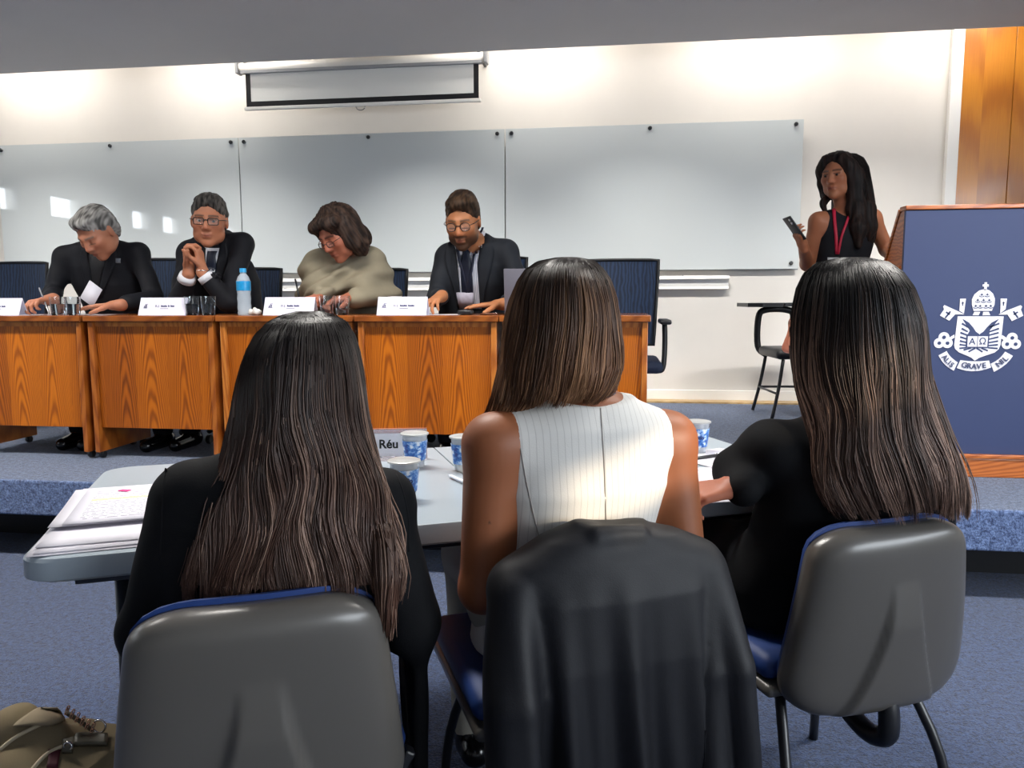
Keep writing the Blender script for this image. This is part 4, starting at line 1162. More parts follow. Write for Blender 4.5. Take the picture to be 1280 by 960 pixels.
drape_px('lapel', [(308, 103, 109), (322, 101, 110), (345, 104, 114), (372, 112, 117)], bv1, .001, M_blackcloth, m1, 4)
drape_px('lapel', [(308, 137, 143), (322, 134, 146), (345, 128, 138), (372, 122, 127)], bv1, .001, M_blackcloth, m1, 4)
drape_px('clerical_shirt', [(318, 112, 132), (335, 112, 129), (352, 114, 125), (368, 117, 121)], bv1, .0, mat('black_shirt', '#0c0d12', .6), m1, 6, thick=.002)
drape_px('lapel_pin', [(323, 145, 151), (329, 145, 151)], bv1, .006, mat('pin_grey', '#6f747c', .4), m1, 2, 0, thick=.003)

# ---- the man with clasped hands
P2 = dict(head=J(262, 277, 3.86), face=(.33, -.93, -.10), roll=-.04, sc=1.10, skin=srgb('#b27557'), brow=srgb('#33291f'), closed=False, look=(.55, -.83, -.05), seed=12,
          shr=J(236, 317, 4.02), shl=J(303, 306, 4.0), hip=np.array([-2.16, 4.18, S + .58]), elr=JZ(224, 3.78, DT + .06), ell=JZ(286, 3.76, DT + .06),
          wrr=J(236, 341, 3.70), wrl=J(253, 340, 3.70), cloth=M_blackcloth, cuff=.035, ja=.95,
          hr=dict(d=(.10, -.02, 1), n=(1, -.15, .1), s=-1, curl=(.75, .7, .7, .7), sc=1.02, thumb=(.5, .9)), hl=dict(d=(-.12, -.02, 1), n=(-1, -.15, .1), s=1, curl=(.75, .75, .75, .7), sc=1.02, thumb=(.5, .9)),
          feet=[JZ(205, 3.80, S), JZ(240, 3.84, S)])
m2, bv2, L2, R2, s2, *_ = make_panel_person('person', 'man in dark suit and glasses resting chin behind clasped hands', P2)
short_hair(P2['head'], R2, s2, srgb('#1f1d1b'), srgb('#57524d'), m2, 22, top=1.0)
M_blkfr = mat('black_spectacle_frame', '#15110f', .3)
glasses(L2, R2, m2, M_blkfr, s2, .046, .030, .008, .0022)
drape_px('shirt_front', [(310, 256, 276), (320, 256, 273), (332, 257, 270), (345, 259, 268)], bv2, .001, M_shirt, m2, 6, thick=.003)
drape_px('tie', [(314, 261, 272), (320, 260, 270), (333, 259, 271), (350, 261, 270)], bv2, .005, mat('dotted_tie', '#131a2c', .5, noise=.9, nscale=160), m2, 5, thick=.006, bulge=.004)
drape_px('lapel', [(305, 250, 258), (320, 247, 257), (340, 250, 259), (360, 256, 262)], bv2, .003, M_blackcloth, m2, 4)
drape_px('lapel', [(303, 276, 283), (320, 273, 285), (340, 269, 280), (360, 266, 271)], bv2, .003, M_blackcloth, m2, 4)
tube('wristwatch', [P2['wrl'] + .027 * np.array([math.cos(a), math.sin(a), 0]) + UP * .006 for a in np.linspace(0, 2 * PI, 18, endpoint=False)], .0045, M_chrome, m2, 6, world=True, closed=True)

# ---- the woman in a shawl
P3 = dict(head=J(424, 293, 3.83), face=(-.38, -.74, -.50), roll=.10, sc=1.06, fem=True, thin=1.04, skin=srgb('#a9674f'), brow=srgb('#2b1d18'), lip=srgb('#7c3a34'), seed=13,
          shr=J(398, 332, 4.0), shl=J(464, 330, 4.0), hip=np.array([-1.46, 4.18, S + .58]), elr=J(390, 370, 4.03), ell=J(482, 368, 4.03),
          wrr=JZ(404, 3.74, DT + .095), wrl=JZ(445, 3.74, DT + .088), cloth=mat('beige_shawl', '#8f8672', .9, noise=.06, nscale=40, bump=.4, bscale=500, spec=.2), shawl=True, garment='shawl', ja=.92,
          hr=dict(d=(-.2, -1, -.15), n=(.1, 0, -1), s=-1, curl=(.6, .7, .8, .9)), hl=dict(d=(-.8, -.6, -.1), n=(0, 0, -1), s=1, curl=(.3, .35, .4, .45)))
m3, bv3, L3, R3, s3, *_ = make_panel_person('person', 'woman wrapped in a beige shawl, with wavy dark bob, looking down', P3)
def bob_hair(c, R, sc, parent):
    H = Sdf(); L = lambda *p: c + R @ (np.array(p) * sc)
    H.ell(L(0, -.02, .045), np.array([.098, .114, .100]) * sc, R, .02)
    H.ell(L(-.082, -.01, -.03), np.array([.042, .066, .100]) * sc, R, .03); H.ell(L(.078, -.02, -.02), np.array([.036, .062, .085]) * sc, R, .03)
    H.ell(L(0, -.075, -.05), np.array([.09, .055, .085]) * sc, R, .03)
    H.ell(L(-.05, .06, .085), np.array([.05, .045, .035]) * sc, R, .02); H.ell(L(.05, .06, .08), np.array([.045, .045, .035]) * sc, R, .02)
    H.ell(L(0, .125, -.02), np.array([.066, .085, .100]) * sc, R, .012 * sc, True)
    H.ell(L(0, .05, -.12), np.array([.058, .075, .08]) * sc, R, .012 * sc, True)
    V, Q = H.mesh(.0045, 1)
    q = (V - c) @ R
    w = np.sin(np.arctan2(q[:, 0], q[:, 1]) * 11 + q[:, 2] * 30) ; nz = mknoise(31, 90); nf = mknoise(32, 300)
    V = displace(V, Q, .006 * w * np.clip((.09 - q[:, 2]) / .12, .2, 1) + .004 * nz(q, (1, 1, .5)) + .0015 * nf(q, (1, 1, .3)))
    m = np.clip(.4 + .25 * w + .3 * nf(q, (1.2, 1.2, .25)), 0, 1)[:, None]
    np_mesh('hair', V, Q, M_hairshort, parent, True, True, srgb('#1d1512') * (1 - m) + srgb('#4a382e') * m)
bob_hair(P3['head'], R3, s3, m3)
glasses(L3, R3, m3, mat('brown_spectacle_frame', '#3a2018', .3), s3, .042, .026, .010, .0018, drop=.006)

# ---- the bearded man with lanyard
P4 = dict(head=J(579, 277, 3.84), face=(-.04, -.93, -.34), roll=.02, sc=1.10, thin=.95, skin=srgb('#b3764f'), brow=srgb('#3a281c'), beard=srgb('#35241a'), beard_amt=.9, seed=14,
          shr=J(559, 321, 4.0), shl=J(632, 315, 4.0), hip=np.array([-.80, 4.18, S + .58]), elr=J(546, 372, 3.93), ell=J(654, 370, 3.9),
          wrr=JZ(552, 3.74, DT + .088), wrl=JZ(630, 3.71, DT + .048), cloth=M_charcoal, cuff=0, ja=.97,
          hr=dict(d=(-.25, -1, -.25), n=(.2, .1, -1), s=-1, curl=(.45, .5, .55, .6)), hl=dict(d=(-1, -.32, -.03), n=(0, 0, -1), s=1, curl=(.10, .11, .12, .14)),
          feet=[JZ(560, 3.74, S), JZ(598, 3.74, S)])
m4, bv4, L4, R4, s4, *_ = make_panel_person('person', 'bearded man with round glasses, striped shirt, dark tie and lanyard', P4)
short_hair(P4['head'], R4, s4, srgb('#21170f'), srgb('#4a3626'), m4, 24, top=1.03, thin=.95)
glasses(L4, R4, m4, M_blkfr, s4, .042, .036, .017, .0019, thin=.95)
def mat_stripe():
    t = NT('striped_shirt'); sep = t.n('ShaderNodeSeparateXYZ'); t.l(t.obj_coord(), sep.inputs[0])
    s_ = t.math('GREATER_THAN', t.math('SINE', t.math('MULTIPLY', sep.outputs[0], 780)), .35)
    t.set(Base_Color=t.mix(s_, srgb('#dfe0e6'), srgb('#8f9ab4')), Roughness=.8); return t.m
drape_px('shirt_front', [(297, 570, 604), (310, 570, 602), (330, 571, 598), (350, 572, 599), (370, 574, 601), (386, 576, 602)], bv4, .001, mat_stripe(), m4, 10, thick=.003)
drape_px('shirt_collar', [(300, 566, 574), (310, 570, 580), (319, 575, 579)], bv4, .008, M_shirt, m4, 4, thick=.003)
drape_px('shirt_collar', [(291, 600, 607), (303, 591, 604), (317, 588, 593)], bv4, .008, M_shirt, m4, 4, thick=.003)
drape_px('tie', [(309, 578, 589), (316, 579, 587), (330, 577, 589), (352, 577, 591), (378, 579, 592)], bv4, .008, M_tie, m4, 5, thick=.006, bulge=.004)
drape_px('lapel', [(302, 561, 570), (318, 556, 571), (335, 558, 573), (360, 567, 575), (383, 572, 577)], bv4, .004, M_charcoal, m4, 5)
drape_px('lapel', [(296, 604, 612), (314, 600, 617), (332, 597, 614), (360, 599, 607), (383, 600, 604)], bv4, .004, M_charcoal, m4, 5)
M_lan = mat('navy_lanyard', '#141a30', .6)
drape_px('lanyard', [(284, 602, 605), (300, 598, 601), (320, 592, 595), (345, 588, 590), (366, 585, 587)], bv4, .018, M_lan, m4, 2, thick=.002)
drape_px('lanyard', [(308, 572, 575), (325, 574, 577), (345, 579, 582), (366, 583, 585)], bv4, .018, M_lan, m4, 2, thick=.002)
bd = drape_px('badge', [(364, 572, 592), (384, 575, 592)], bv4, .020, mat('badge_card', '#b9b4c4', .35, noise=.25, nscale=60), m4, 4, 0, thick=.003)
# ============================================================ long hair grown along an outline
E1 = unit(np.array([CR[0], CR[1], 0])); E2 = unit(np.array([CF[0], CF[1], 0]))
def long_hair(parent, rows, n, root, tip, hi, seed, span=115, K=20, rad=(.0008, .0015), wav=.006, wfreq=3.0, tail=.10, shell=.93, gather=None, name='hair', axis=None, hi_amt=.35, ombre=(.35, .95), shell_to=.9, rmin=.92, noshell=False):
    """rows (py, px_left, px_right, D, b): outline of the fall of hair, its distance and half depth, crown to tips."""
    r = np.random.default_rng(seed)
    e1, e2 = (E1, E2) if axis is None else axis
    A = []
    for py, pl, pr, D, b in rows:
        c = atD((pl + pr) / 2, py, D); A.append((*c, (pr - pl) / 2 * D / FOC, b))
    A = np.array(A)
    s = np.concatenate([[0], np.cumsum(np.linalg.norm(np.diff(A[:, :3], axis=0), axis=1) + .6 * np.abs(np.diff(A[:, 3])))]); s /= s[-1]
    ev = lambda t: np.stack([np.interp(t, s, A[:, i]) for i in range(5)], -1)
    def pt(t, th, rho):
        q = ev(t); a = q[..., 3] * rho; b = q[..., 4] * rho
        return q[..., :3] + (a * np.sin(th))[..., None] * e1 - (b * np.cos(th))[..., None] * e2
    # shell
    nt, na = 60, 48; lim = math.radians(span)
    T = np.linspace(0, shell_to, nt)[:, None] * np.ones((1, na)); TH = np.linspace(-lim, lim, na)[None] * np.ones((nt, 1))
    nz = mknoise(seed, 3.2)
    rip = .035 * nz(np.stack([np.sin(TH) * 9, np.cos(TH) * 9, T * 2.5], -1).reshape(-1, 3)).reshape(nt, na) * np.clip(T * 3, .15, 1)
    V = pt(T, TH, shell * (1 + rip)); Vi = pt(T, TH, (shell - .16) * (1 + rip))
    Vs = np.vstack([V.reshape(-1, 3), Vi.reshape(-1, 3)]); Q = []
    for i in range(nt - 1):
        for k in range(na - 1):
            a = i * na + k; Q += [(a, a + na, a + na + 1, a + 1), (nt * na + a, nt * na + a + 1, nt * na + a + na + 1, nt * na + a + na)]
    nn = nt * na
    for i in range(nt - 1):
        a, b = i * na, i * na + na - 1; Q += [(a, nn + a, nn + a + na, a + na), (b, b + na, nn + b + na, nn + b)]
    for k in range(na - 1): a = (nt - 1) * na + k; Q.append((a, nn + a, nn + a + 1, a + 1))
    om = lambda t: np.clip((t - ombre[0]) / (ombre[1] - ombre[0]), 0, 1)
    m = om(np.tile(T.reshape(-1), 2))[:, None] * .7
    if not noshell: hr = np_mesh(name, Vs, Q, M_hair, parent, True, True, (root * (1 - m) + tip * m) * .75)
    # strands in locks that wave together: the phase drifts smoothly round the head
    nl = max(14, n // 45); lock_th = np.linspace(-lim, lim, nl) + r.normal(0, lim / nl * .6, nl)
    gph = np.cumsum(r.normal(0, .55, nl)); gph2 = np.cumsum(r.normal(0, .6, nl)); lock_end = np.abs(r.normal(0, tail, nl)); lock_col = r.normal(0, 1, nl); lock_out = r.uniform(0, .05, nl)
    li = r.integers(0, nl, n)
    th0 = np.clip(lock_th[li] + r.normal(0, lim / nl * 1.15, n), -lim, lim); dth = th0 - lock_th[li]
    dpt = r.uniform(0, 1, n) ** .6; rho = rmin + (1.015 - rmin) * dpt + lock_out[li] * .5
    t0 = np.abs(r.normal(0, .02, n)); t1 = np.clip(1 - lock_end[li] - np.abs(r.normal(0, tail * .35, n)), .5, 1.0)
    u = np.linspace(0, 1, K)[None]; t = t0[:, None] + (t1 - t0)[:, None] * u
    ph = np.interp(th0, lock_th[np.argsort(lock_th)], gph[np.argsort(lock_th)])[:, None]; ph2 = gph2[li][:, None]
    w1 = np.sin(t * wfreq * 2 * PI + ph); w2 = np.sin(t * wfreq * 1.4 * 2 * PI + ph2)
    grow = np.clip(t * 1.6 - .15, 0, 1)
    q = ev(t); clump = 1 - .62 * np.clip((t - .45) / .55, 0, 1) ** 1.3
    th = lock_th[li][:, None] + dth[:, None] * clump + (wav * w1 * grow + .004 * r.normal(size=(n, 1)) * t) / np.maximum(q[..., 3], .03)
    P = pt(t, th, rho[:, None] * (1 + .022 * w2 * grow))
    P = P + (r.normal(0, .0012, (n, 1, 3)) * t[..., None])
    fly = (r.uniform(size=n) < .02)[:, None, None] * r.normal(0, .008, (n, 1, 3)) * t[..., None] ** 2
    P = P + fly
    lc = np.clip(.5 + .30 * lock_col[li] + .10 * r.normal(size=n), 0, 1)
    m = np.clip(om(t) * (.40 + .8 * lc[:, None]), 0, 1)[..., None]
    C = root * (1 - m) + tip * m
    hm = (lc > 1 - hi_amt)[:, None, None] * np.clip(t * 1.5 - .2, 0, 1)[..., None] * (.25 + .5 * r.uniform(size=n))[:, None, None]
    C = C * (1 - hm) + hi * hm
    rd = r.uniform(rad[0], rad[1], n)
    if noshell: return part_label(strand_mesh(name, P, rd, C, M_hair, parent), 'loose lock of hair')
    part_label(strand_mesh('hair_locks', P, rd, C, M_hair, hr), 'loose strands and locks lying over the hair')
    return hr

def limb_skin(B, sh, el, wr, r=(.050, .040, .026)): B.cap(sh, el, r[0], r[1], .03); B.cap(el, wr, r[1], r[2], .018)

# ============================================================ the standing woman by the lectern
def standing_woman():
    Y = 4.42
    hc = J(1048, 221, Y); base = np.array([hc[0] + .04, Y + .02, S])
    t = thing('person', 'standing woman in sleeveless black top with red lanyard, holding a phone', 'person', tuple(base))
    R = frame_from((-.62, -.78, -.06), .03); sc = 1.0; skin = srgb('#a5694a')
    shr, shl = J(1023, 277, Y - .02), J(1090, 273, Y + .06); hip = np.array([base[0], base[1], S + .84])
    elr, wrr = J(1009, 330, Y + .02), J(1003, 303, Y - .20); ell, wrl = J(1108, 312, Y + .10), J(1122, 330, Y - .10)
    B = Sdf(); rt = unit((shr - shl) * np.array([1, 1, 0])); fw = np.cross(UP, rt); mid = (shr + shl) / 2
    def tors(B, g, top=True):
        st = [(np.array([base[0], base[1], S + .78]), .165, .115), (hip + UP * .02, .17, .12), (hip + UP * .16, .135, .10)]
        c = lambda k: hip + (mid - hip) * k
        st += [(c(.62), .145, .105), (c(.82), .15, .105), (c(.96), .125, .085), (c(1.06), .07, .06)]
        B.loft([(a, b + g, d + g) for a, b, d in st], rt, fw, 2.3, .03)
        for s, sh in ((1, shr), (-1, shl)): B.cap(mid + UP * .02 + rt * s * .04, sh, .045 + g * .5, .046 + g * .5, .035)
    tors(B, 0)
    L = head_prims(B, hc, R, sc, True, False, True, .97)
    B.cap(L(0, -.02, -.06), mid + UP * .03, .045, .05, .03)
    limb_skin(B, shr, elr, wrr, (.046, .037, .025)); limb_skin(B, shl, ell, wrl, (.046, .037, .025))
    hand_prims(B, J(1004, 309, Y - .20), (-.50, -.25, .80), (.75, .2, .45), 1, (.55, .65, .7, .75), sc=.85, thumb=(.5, 1.0))
    hand_prims(B, wrl, (.3, -.9, -.1), (0, 0, -1), 1, (.3, .3, .3, .3), sc=.92)
    V, Q = B.mesh(.0045, 1)
    np_mesh('body', V, Q, M_skin, t, True, True, face_color(hc, R, sc, skin, srgb('#7d3c36'), srgb('#1a1210'), closed=False, thin=.97)(V))
    add_eyes(L, R, sc, t, (-.7, -.7, -.05), thin=.97)
    C = Sdf(); tors(C, .010)
    for s, sh in ((1, shr), (-1, shl)): C.ell(sh + rt * s * .015 + UP * .0, (.05, .085, .095), np.stack([rt, fw, UP], 1), .008, True)
    C.ell(mid + UP * .10 + fw * .045, (.075, .075, .105), None, .01, True)
    V, Q = C.mesh(.006, 1); V = displace(V, Q, .004 * mknoise(41, 30)(V, (1, 1, .5)))
    np_mesh('sleeveless_top', V, Q, M_blackcloth, t, True, True); bv = bvh_of(V, Q)
    Lg = Sdf()
    for s in (1, -1):
        h_ = np.array([*(base[:2] + rt[:2] * s * .085), S + .82]); k_ = np.array([*(base[:2] + rt[:2] * s * .09), S + .46]); f_ = np.array([*(base[:2] + rt[:2] * s * .09), S + .09])
        Lg.cap(h_, k_, .092, .066, .05); Lg.cap(k_, f_, .064, .055, .03)
    V, Q = Lg.mesh(.012, 1); np_mesh('trousers', V, Q, M_trouser, t, True, True)
    for s in (1, -1):
        f_ = np.array([*(base[:2] + rt[:2] * s * .09), S]); F = Sdf(); F.cap(f_ + UP * .04 - fw * .05, f_ + UP * .032 + fw * .13, .038, .031, .02); F.cap(f_ + UP * .05 - fw * .01, f_ + UP * .10, .04, .042, .02)
        F.boxr(f_ - UP * .04, np.array([.3, .3, .04]), None, 0, .002, True)
        V, Q = F.mesh(.007, 1); np_mesh('shoe', V, Q, M_shoe, t, True, True)
    # hair: cap plus long falls on both sides, open at the face
    H = Sdf()
    HL = lambda *p: hc + R @ np.array(p)
    H.ell(HL(0, -.018, .040), (.090, .108, .096), R, .02)
    for s in (-1, 1):
        H.chain([HL(s * .045, .055, .098), HL(s * .080, .025, .04), HL(s * .084, .0, -.03), HL(s * .080, -.02, -.09)], [.020, .022, .024, .024], .04)
    H.chain([HL(-.06, -.03, -.02), J(1070, 262, Y - .05), J(1073, 285, Y - .09), J(1073, 308, Y - .11)], [.06, .042, .036, .016], .05)
    H.chain([HL(-.07, -.05, -.02), J(1082, 262, Y - .02), J(1087, 284, Y - .04), J(1086, 300, Y - .05)], [.05, .036, .028, .012], .05)
    H.chain([HL(.07, -.035, -.05), J(1033, 254, Y - .02), J(1031, 264, Y - .01)], [.034, .024, .012], .03)
    H.chain([HL(0, -.08, 0), HL(0, -.10, -.12), mid - fw * .12 - UP * .10], [.07, .07, .03], .03)
    H.ell(HL(0, .118, -.015), (.067, .085, .098), R, .012, True); H.ell(HL(0, .06, -.13), (.05, .07, .07), R, .012, True)
    V, Q = H.mesh(.0045, 1); q = (V - hc) @ R; nf = mknoise(51, 260); n2 = mknoise(52, 110)
    V = displace(V, Q, .0025 * n2(q, (1.2, 1, .18)) + .0012 * nf(q, (1.2, 1, .12)))
    m = np.clip(.35 + .4 * nf(q, (1.2, 1, .1)), 0, 1)[:, None]
    hr = np_mesh('hair', V, Q, M_hairshort, t, True, True, srgb('#120d0c') * (1 - m) + srgb('#33231d') * m)
    rw_ = [(192, 1046, 1070, .02), (198, 1040, 1079, .05), (210, 1044, 1084, .08), (232, 1056, 1087, .085), (255, 1062, 1092, .07), (280, 1063, 1095, .06), (302, 1065, 1092, .05), (318, 1069, 1084, .03)]
    long_hair(hr, [(py, a, b, (Y - .0) / ray((a + b) / 2, py)[1], d) for py, a, b, d in rw_], 750, srgb('#120d0c'), srgb('#2a1c17'), srgb('#4a362c'), 88, 100, 14, wav=.004, wfreq=1.5, tail=.08, noshell=True, name='hair_locks', rmin=.75, rad=(.0012, .002))
    M_red = mat('red_lanyard', '#b01235', .5)
    allb = bv
    drape_px('lanyard', [(262, 1040, 1044), (275, 1041, 1045), (295, 1043, 1047), (318, 1044, 1047.5)], allb, .004, M_red, t, 2, thick=.003)
    drape_px('lanyard', [(266, 1061, 1064), (280, 1056, 1059), (297, 1050, 1053), (318, 1046, 1049)], allb, .008, M_red, t, 2, thick=.003)
    drape_px('badge', [(322, 1035, 1056), (342, 1035, 1056)], allb, .008, mat('badge_white', '#c9ccd2', .4), t, 3, 0, thick=.003)
    tube('necklace', [mid + UP * (.045 - .03 * max(0, math.cos(a))) + rt * .062 * math.sin(a) + fw * (.066 * math.cos(a) + .0) for a in np.linspace(0, 2 * PI, 24, endpoint=False)], .0014, M_chrome, t, 5, world=True, closed=True)
    # phone, held: a thing of its own
    c = J(993, 286, Y - .23); la = unit((-.60, -.12, .79)); nr = np.array([.80, .30, .45]); nr = unit(nr - la * (nr @ la)); wa = np.cross(nr, la)
    ph = thing('phone', 'black phone held up by the standing woman', 'phone', tuple(c))
    Mx = Matrix(((wa[0], -nr[0], la[0], 0), (wa[1], -nr[1], la[1], 0), (wa[2], -nr[2], la[2], 0), (0, 0, 0, 1)))
    bm = bmesh.new(); add_box(bm, -.036, .036, -.004, .004, -.074, .074, .003, 2, Mx); bm_obj('case', bm, M_black, ph, smooth=40)
    bm = bmesh.new(); add_box(bm, -.032, .032, -.0052, -.0042, -.069, .069, 0, 1, Mx); bm_obj('screen', bm, mat('dark_phone_glass', '#0a0b0e', .08), ph)
    for zz in (.055, .035):
        bm = bmesh.new(); add_box(bm, .012, .026, .0042, .0068, zz - .007, zz + .007, .002, 2, Mx); bm_obj('camera_lens', bm, M_chrome, ph, smooth=40)
standing_woman()

# ============================================================ three women at the folding table, seen from behind
BLZ = mat('black_blazer', '#090a0d', .78, spec=.15, bump=.2, bscale=500)
def woman_base(label, c): return thing('person', label, 'person', (c[0], c[1], 0), group='women seated at the folding table')
def hips_and_legs(t, hipc, m, shoes=True, thigh=.40, spread=.09):
    T = Sdf()
    T.ell(hipc, (.185, .15, .10), np.stack([TX, TN, UP], 1), .04)
    for s in (1, -1):
        h_ = hipc + TX * s * spread; k_ = h_ + TN * thigh; k_[2] = .53; f_ = k_ + TN * -.02; f_ = np.array([f_[0], f_[1], .09])
        T.cap(h_, k_, .088, .062, .05); T.cap(k_, f_, .060, .045, .02)
        if shoes:
            F = Sdf(); g = np.array([f_[0], f_[1], 0]); F.cap(g + UP * .04 - TN * .04, g + UP * .03 + TN * .13, .037, .030, .02); F.cap(g + UP * .05, g + UP * .09, .038, .04, .02)
            F.boxr(g - UP * .04, np.array([.3, .3, .04]), None, 0, .002, True)
            V, Q = F.mesh(.007, 1); np_mesh('shoe', V, Q, M_shoe, t, True, True)
    V, Q = T.mesh(.009, 1); V = displace(V, Q, .004 * mknoise(61, 30)(V)); return np_mesh('trousers', V, Q, m, t, True, True)
def back_folds(V, c, amp, seed):
    """long diagonal creases of a jacket back."""
    q = (V - c) @ np.stack([TX, TN, UP], 1); nz = mknoise(seed, 9); n2 = mknoise(seed + 1, 26)
    return amp * (np.sin(q[:, 0] * 42 + 3 * nz(q)) * .5 * np.clip((.25 - q[:, 2]) / .3, 0, 1) + .6 * n2(q, (1, 1, .45)))

# ---- left: black blazer, very long brown hair
def woman_left():
    sl, sr = atD(232, 622, 1.245), atD(474, 628, 1.30); mid = (sl + sr) / 2
    hip = np.array([*(CH[0] + TN * .02)[:2], .572])
    t = woman_base('woman in black blazer with very long brown hair, papers beside her', hip)
    hc = atD(379, 490, 1.31); R = frame_from(TN * .95 + UP * -.25, 0)
    ell, elr = atD(188, 785, 1.27), atD(514, 782, 1.31); wl, wr = ell + TN * .20 + TX * .10, elr + TN * .20 - TX * .10; wl[2] = wr[2] = .60
    B = Sdf(); L = head_prims(B, hc, R, .98, True, True, True)
    B.cap(L(0, -.02, -.06), mid + UP * .05, .046, .052, .03)
    st = [(hip - UP * .03, .15, .11), (hip + (mid - hip) * .4, .125, .09), (hip + (mid - hip) * .8, .14, .09), (mid + UP * .01, .12, .07), (mid + UP * .06, .06, .05)]
    B.loft(st, TX, TN, 2.3, .03)
    for sh, el, wv, s in ((sr, elr, wr, 1), (sl, ell, wl, -1)):
        B.cap(mid + UP * .03, sh, .04, .042, .03); limb_skin(B, sh, el, wv, (.042, .036, .024)); hand_prims(B, wv, TN * .9 - TX * s * .5, -UP, s, (.3, .3, .35, .4), sc=.92)
    V, Q = B.mesh(.006, 1); np_mesh('body', V, Q, M_skin, t, True, True, face_color(hc, R, .98, srgb('#a5694a'), LIP, BROWN)(V))
    C = Sdf()
    st = [(hip - UP * .10, .205, .145), (hip - UP * .03, .205, .15), (hip + (mid - hip) * .35, .175, .125), (hip + (mid - hip) * .72, .185, .118), (hip + (mid - hip) * .92, .175, .098), (mid + UP * .035, .125, .075), (mid + UP * .075, .062, .055)]
    C.loft(st, TX, TN, 2.4, .03)
    for sh, el, wv, s in ((sr, elr, wr, 1), (sl, ell, wl, -1)):
        C.cap(mid + UP * .035 + TX * s * .05, sh, .050, .056, .04); C.cap(sh, el, .054, .047, .022); C.cap(el, wv - TN * .02, .047, .036, .02)
    C.boxr(hip + TX * .252 - UP * .17 - TN * .06, (.006, .075, .17), np.stack([TX, TN, UP], 1), .008, .03)      # skirt hanging beside the seat
    V, Q = C.mesh(.0055, 1); V = displace(V, Q, back_folds(V, mid, .0045, 71) + folds_arm(V, [elr, ell], .012, 72))
    np_mesh('blazer', V, Q, BLZ, t, True, True); bv = bvh_of(V, Q)
    # sleeve seams and a raised shoulder seam
    for rows in ([(585, 206, 208), (610, 203, 205), (650, 201, 203), (700, 199, 201)], [(592, 494, 496), (615, 503, 505), (650, 510, 512), (690, 510, 512)]):
        drape_px('sleeve_seam', rows, bv, -.0032, BLZ, t, 1, thick=.0036)
    hips_and_legs(t, hip, M_trouser)
    rows = [(389, 372, 400, 1.31, .02), (394, 352, 418, 1.31, .06), (404, 337, 431, 1.31, .085), (420, 323, 440, 1.31, .10), (445, 311, 447, 1.30, .106), (475, 303, 452, 1.29, .104), (510, 296, 457, 1.27, .092), (545, 286, 463, 1.25, .075),
            (580, 275, 471, 1.23, .058), (615, 262, 482, 1.21, .05), (650, 248, 493, 1.195, .045), (690, 236, 501, 1.185, .042), (725, 230, 503, 1.18, .04), (756, 236, 500, 1.175, .036)]
    long_hair(t, rows, 3100, srgb('#130e0d'), srgb('#5c4237'), srgb('#a48775'), 81, 112, 17, wav=.010, wfreq=2.6, tail=.06, ombre=(.14, .85), hi_amt=.32, shell_to=.93)
    # a side lock hanging down past the chair back on the right
    long_hair(t, [(600, 452, 482, 1.25, .03), (660, 462, 496, 1.19, .03), (720, 468, 500, 1.165, .026), (770, 472, 495, 1.17, .02), (812, 477, 489, 1.18, .01)], 420, srgb('#3a2820'), srgb('#5c4237'), srgb('#a48775'), 82, 100, 16, wav=.006, wfreq=1.4, name='hair_lock', hi_amt=.3, tail=.10, noshell=True, rmin=.3)
woman_left()

